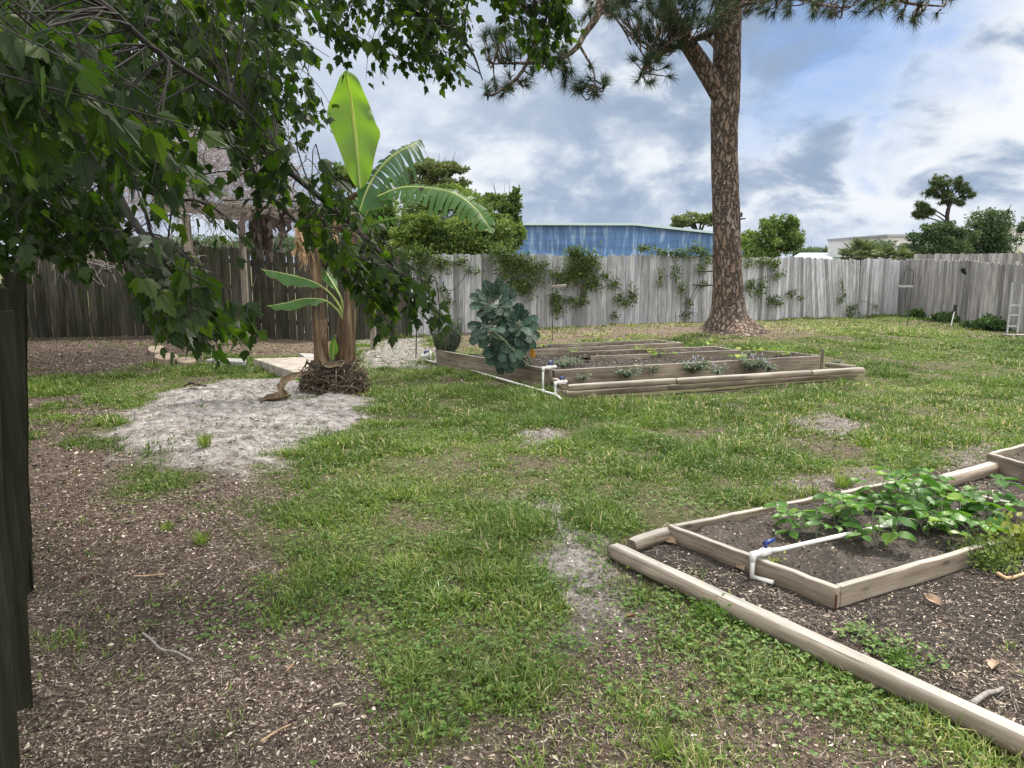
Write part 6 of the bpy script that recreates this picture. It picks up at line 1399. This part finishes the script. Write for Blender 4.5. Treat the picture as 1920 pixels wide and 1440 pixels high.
# ------------------------------------------------------------------ rosemary, seedlings, flower clumps, beans
M_ROSE = lm('rosemary_needle', (.05, .075, .05), (.10, .135, .085), (.19, .22, .15), .1)
def rosemary():
    b = G(838, 662, .22); T = thing('rosemary_bush', 'feathery grey green rosemary bush at the back corner of the kale bed', 'herb', b); pos, yd = [], []; g = Geo()
    for i in range(95):
        a = random.uniform(0, 6.28); ln = random.uniform(.25, .62); s = random.uniform(.05, .42); d = Vector((math.cos(a)*s, math.sin(a)*s, 1)).normalized(); p0 = b+Vector((math.cos(a)*.08, math.sin(a)*.08, -.02)); e_ = p0+d*ln
        md = (p0+e_)/2+Vector((math.cos(a)*.05, math.sin(a)*.05, -.01)); cp = curve_pts([p0, md, e_], 8); V, F = tube(cp, .003, 3, False); g.add(V, F)
        for p in cp[1:]:
            for k in range(9): v = Vector(RNG.normal(0, .6, 3))+Vector((0, 0, .8)); pos.append(tuple(p+Vector(RNG.normal(0, .012, 3)))); yd.append(tuple(v))
    pos = np.array(pos); TN = leaf_diamond(.16); V, F = inst(TN[0], TN[1], pos, frames(np.array(yd), RNG.uniform(0, 6.28, len(pos))), RNG.uniform(.03, .055, len(pos))); mk('foliage', V, F, M_ROSE, T, np.repeat(RNG.random(len(pos)), 4)); g.obj('stems', M_MBARK, T)
rosemary()
M_SQUASH = lm('seedling_leaf', (.16, .26, .05), (.28, .38, .08), (.45, .48, .12), .35)
M_BEAN = leafmat('bean_leaf', [(0, (.04, .11, .025)), (.5, (.08, .19, .035)), (.85, (.15, .28, .05)), (1, (.24, .36, .07))], .35, .42, .4, (1.2, 1.35, .5))
M_LAV = lm('grey_green_leaf', (.06, .10, .07), (.12, .17, .11), (.22, .27, .20), .2); M_FLW = plain('pale_violet_petal', (.42, .45, .62), .6, var=.1)
def rosette(px, py, z, n, ln, ls, label, name, cat, mat, group=None, tmpl=None, up=.8, spread=1.0, stem=True, flowers=0, broad=1.0):
    b = G(px, py, z); T = thing(name, label, cat, b, group); g = Geo(); gl = Geo(); TM = tmpl or leaf_simple(.8, .14, 4)
    for i in range(n):
        a = random.uniform(0, 6.28); L_ = ln*random.uniform(.4, 1.1); d = Vector((math.cos(a)*spread, math.sin(a)*spread, up*random.uniform(.5, 1.3))).normalized(); e_ = b+d*L_
        V, F = tube(curve_pts([b, (b+e_)/2+Vector((0, 0, .02)), e_], 4), np.linspace(.004, .002, 5), 4, False); g.add(V, F)
        y = np.array([[math.cos(a), math.sin(a), random.uniform(-.5, .2)]]); V, F = inst(TM[0]*[broad, 1, 1], TM[1], np.array([tuple(e_)]), frames(y, np.array([random.gauss(0, .35)])), np.array([ls*random.uniform(.6, 1.2)])); gl.add(V, F)
    gl.obj('leaves', mat, T); g.obj('stem', M_KSTEM, T)
    if flowers:
        gf = Geo()
        for i in range(flowers): p = b+Vector((random.gauss(0, ln*.5), random.gauss(0, ln*.4), ln*random.uniform(.5, 1.0))); V, F = tube([p, p+Vector((0, 0, .02)), p+Vector((0, 0, .035))], [.006, .009, .004], 5); gf.add(V, F)
        gf.obj('flowers', M_FLW, T)
    return T
SQ = [(1240, 668, 10, .20, .10, 'largest bright squash seedling in front of the middle strip'), (1196, 659, 7, .15, .09, 'squash seedling left of the largest one'), (1217, 660, 4, .08, .07, 'tiny pale seedling between two squash seedlings'),
      (1322, 648, 6, .14, .08, 'upright yellowish seedling near the end of the middle strip'), (1382, 672, 7, .12, .09, 'yellow green squash seedling near the right end of the long bed'), (1404, 666, 10, .17, .10, 'leafy squash seedling near the right end of the long bed'),
      (1470, 667, 6, .13, .09, 'low squash seedling by the right corner of the long bed'), (1020, 653, 8, .16, .08, 'feathery yellow green seedling right of the kale'), (1072, 662, 7, .10, .08, 'low seedling in front of the farthest strip'), (1093, 646, 5, .09, .08, 'small seedling at the left end of the farthest strip'),
      (1150, 643, 7, .12, .09, 'pale seedling in the middle of the farthest strip'), (1170, 642, 5, .10, .08, 'rightmost pale seedling in the farthest strip'), (1127, 672, 4, .06, .05, 'tiny seedling at the left end of the middle strip')]
for (x, y, n, ln, ls, lab) in SQ: rosette(x, y, .24, n, ln, ls, lab, 'squash_seedling', 'seedling', M_SQUASH, 'squash seedlings in the far beds', broad=1.15)
sm = leaf_simple(.5, .1, 3)
for (x, y, n, ln, fl, lab) in ((1094, 716, 60, .12, 0, 'small weedy clump behind the logs near the left end'), (1175, 712, 200, .20, 0, 'spreading grey green weeds between logs and long bed'), (1215, 705, 180, .20, 6, 'weedy clump with yellowish stems behind the logs'), (1300, 703, 300, .25, 40, 'largest violet flowered clump between the logs and bed'), (1345, 705, 120, .16, 18, 'trailing violet flowered sprig over the upper log'), (1412, 697, 280, .24, 40, 'violet flowered clump under the right end of the long bed'), (1440, 699, 100, .15, 12, 'small violet flowered sprig right of the large one'), (1568, 686, 50, .10, 0, 'tiny clump beyond the right corner stake'), (1150, 686, 0, .1, 0, '')):
    if n: rosette(x, y-2, .13, n, ln, .042, lab, 'flowering_clump', 'plant', M_LAV, 'clumps between the logs and the long bed', tmpl=sm, flowers=fl//4, spread=1.1, up=1.1)
for (x, y, n, lab) in ((1055, 690, 260, 'grey herb clump in the near corner of the long bed'), (1075, 683, 120, 'small grey herb right of the grey clump in the long bed')): rosette(x, y, .25, n, .17, .035, lab, 'herb_clump', 'herb', M_LAV, tmpl=sm)
rosette(905, 692, .0, 60, .12, .04, 'weed growing against the left board of the kale bed', 'weed', 'weed', M_OAK, tmpl=sm); rosette(922, 698, .0, 40, .1, .04, 'smaller weed against the left board of the kale bed', 'weed', 'weed', M_OAK, tmpl=sm)
def bean(px, py, h, n, label, z=.06, s=.098, mat=M_BEAN, bx=0):
    b = G(px, py, z); T = thing('bean_plant', label, 'bean plant', b, 'bean plants in the near bed'); g = Geo(); gl = Geo(); TM = leaf_simple(.70, .16, 8)
    for st in range(2):
        e0 = b+Vector((random.gauss(0, .04), random.gauss(0, .04), h*random.uniform(.7, 1))); main = curve_pts([b, (b+e0)/2+Vector((random.gauss(0, .015), 0, 0)), e0], 6); V, F = tube(main, np.linspace(.0045, .003, 7), 5); g.add(V, F)
        for i in range(max(2, int(n*.36))):
            a = random.uniform(0, 6.28); p = main[random.randint(1, 6)]; L_ = random.uniform(.05, .13); d = Vector((math.cos(a), math.sin(a), random.uniform(.1, .7))).normalized(); e_ = p+d*L_; V, F = tube(curve_pts([p, (p+e_)/2+Vector((0, 0, .01)), e_], 4), .002, 4, False); g.add(V, F); q = random.random()
            for k, da in enumerate((0, 1.5, -1.5)):
                y = np.array([[math.cos(a+da), math.sin(a+da), random.uniform(-.45, .15)]]); V, F = inst(TM[0], TM[1], np.array([tuple(e_+d*(.02 if k == 0 else 0))]), frames(y, np.array([random.gauss(0, .3)])), np.array([s*random.uniform(.6, 1.15)])); gl.add(V, F, min(1, q*.6+random.random()*.4))
    gl.obj('leaves', mat, T); g.obj('stems', M_KSTEM, T)
for (x, y, h, n, lab) in ((1495, 1006, .13, 6, 'small bean plant nearest the pvc valve'), (1530, 1008, .19, 10, 'bean plant second from the valve with dark leaves'), (1565, 990, .2, 10, 'bean plant behind the white pipe, third from the valve'), (1600, 985, .2, 10, 'bean plant over the middle of the white pipe'),
      (1645, 1026, .20, 10, 'bean plant in front of the pipe with large pale leaves'), (1640, 960, .24, 12, 'tall bean plant in the middle back of the bed'), (1690, 950, .26, 14, 'tallest bean plant near the back right of the bed'), (1720, 975, .24, 14, 'bushy bean plant at the right middle of the bed'),
      (1760, 985, .22, 14, 'bean plant with broad leaves near the right end'), (1800, 975, .23, 14, 'bean plant at the right end of the bed, leaning out'), (1740, 1005, .18, 12, 'low spreading bean plant at the front right'), (1800, 1010, .15, 12, 'low bean plant by the right end of the front board'), (1745, 930, .2, 10, 'bean plant behind the others near the far corner'), (1850, 1000, .17, 12, 'bean plant spilling past the right end of the front board'), (1680, 1000, .16, 8, 'short bean plant in the dark soil at the centre'), (1850, 960, .2, 10, 'far right bean plant against the end board')):
    bean(x, y, h, n, lab)
def mass(px, py, r, n, h, label, mat, ls=.03, name='herb_clump', cat='plant'):
    b = G(px, py, .02); T = thing(name, label, cat, b); pos = np.stack([RNG.normal(0, r*.5, n)+b.x, RNG.normal(0, r*.45, n)+b.y, np.abs(RNG.normal(0, h*.5, n))+.02], 1); yd = RNG.normal(0, .6, (n, 3))+[0, 0, .6]; V, F = inst(sm[0], sm[1], pos, frames(yd, RNG.uniform(0, 6.28, n)), ls*RNG.uniform(.5, 1.3, n)); mk('foliage', V, F, mat, T, np.repeat(RNG.random(n), len(sm[0]))); g = Geo()
    for i in range(40): p = Vector(pos[i]); V, F = tube([Vector((b.x+(p.x-b.x)*.4, b.y+(p.y-b.y)*.4, 0)), Vector(((p.x+b.x)/2, (p.y+b.y)/2, p.z*.6)), p], .002, 3, False); g.add(V, F)
    g.obj('stems', M_KSTEM, T)
mass(1850, 1055, .16, 1500, .12, 'fine leaved green herb clump at the right end of the bean bed', M_OAK, .022)
mass(1905, 1040, .13, 500, .16, 'yellow green leafy clump at the right edge of the picture', M_YEL, .04)
mass(1335, 1150, .10, 400, .05, 'low weedy clump in front of the long timber', M_WEED, .02, 'weed_clump', 'weed'); mass(1690, 1240, .09, 350, .03, 'small green weed patch on the dark mulch right of the timber', M_WEED, .016, 'weed_clump', 'weed'); mass(1450, 1065, .05, 120, .05, 'pale weeds at the foot of the bean bed left board', M_SQUASH, .02, 'weed_clump', 'weed'); mass(1905, 850, .15, 250, .04, 'low seedlings in the bed at the right edge', M_OAK, .03, 'weed_clump', 'weed')

# ------------------------------------------------------------------ sticks, big fallen leaves
M_STICK = plain('grey_stick', (.24, .22, .21), .9, var=.35, scale=40)
def stick(px_pts, r, label, mat=M_STICK, name='stick', z=.02):
    pts = [G(a, b, z) for a, b in px_pts]; V, F = tube(curve_pts(pts, 14), np.linspace(r, r*.6, 15), 7); o = mk(name, V, F, mat, loc=pts[0], smooth=True); tag(o, label, 'stick')
stick([(268, 1187), (285, 1200), (302, 1217), (330, 1222), (362, 1240)], .006, 'crooked grey twig on the leaf litter at the bottom left')
stick([(250, 1080), (280, 1079), (310, 1075)], .004, 'short tan twig in the leaf litter left of centre', M_DRY)
stick([(490, 1390), (520, 1370), (545, 1358)], .004, 'pale thin stick on the litter near the bottom edge', M_SHEATH if False else M_DRY)
stick([(1870, 1075), (1890, 1084), (1925, 1074)], .012, 'brown curved stalk beside the green herb clump at right', M_DRY)
stick([(1822, 1320), (1850, 1300), (1868, 1296), (1880, 1290)], .012, 'pale twisted root piece on the dark mulch at right', M_STICK)
BL = leaf_simple(.5, .3, 5)
M_BIGLEAF = leafmat('big_dead_leaf', [(0, (.16, .085, .05)), (.5, (.27, .19, .13)), (1, (.45, .39, .32))], 0, .8, .2, noise_sc=30)
for (px, py, ln, a, r, lab) in ((1268, 1020, .10, 2.4, .5, 'tan dead leaf beside the short timber stub'), (1765, 1135, .10, 2.0, .55, 'long tan dead leaf on the mulch right of the bed corner'), (1170, 1160, .07, .3, .1, 'rust brown dead leaf on the grass near the timber'), (1395, 1070, .08, 1.8, .6, 'pale dead leaf at the foot of the pvc riser'), (1630, 1295, .07, .5, .9, 'whitish dead leaf by the long timber'), (1860, 1255, .08, .8, .6, 'tan dead leaf on dark mulch at far right'), (540, 1258, .05, 1.2, .3, 'small tan dead leaf on the litter near the lawn edge'), (620, 1328, .06, .2, 1., 'pale dead leaf near the bottom of the litter'), (150, 1085, .05, .5, .2, 'brown dead leaf near the left fence')):
    c = G(px, py, .02); V, F = inst(BL[0], BL[1], np.array([tuple(c)]), frames(np.array([[math.cos(a), math.sin(a), .15]]), np.array([.3])), np.array([ln])); V2 = V-[0, 0, .002]
    g = Geo(); g.add(V, F, r); g.add(V2, [f[:, ::-1] for f in F], r); o = g.obj('fallen_leaf', M_BIGLEAF, None, loc=c); tag(o, lab, 'dead leaf', 'large fallen leaves')
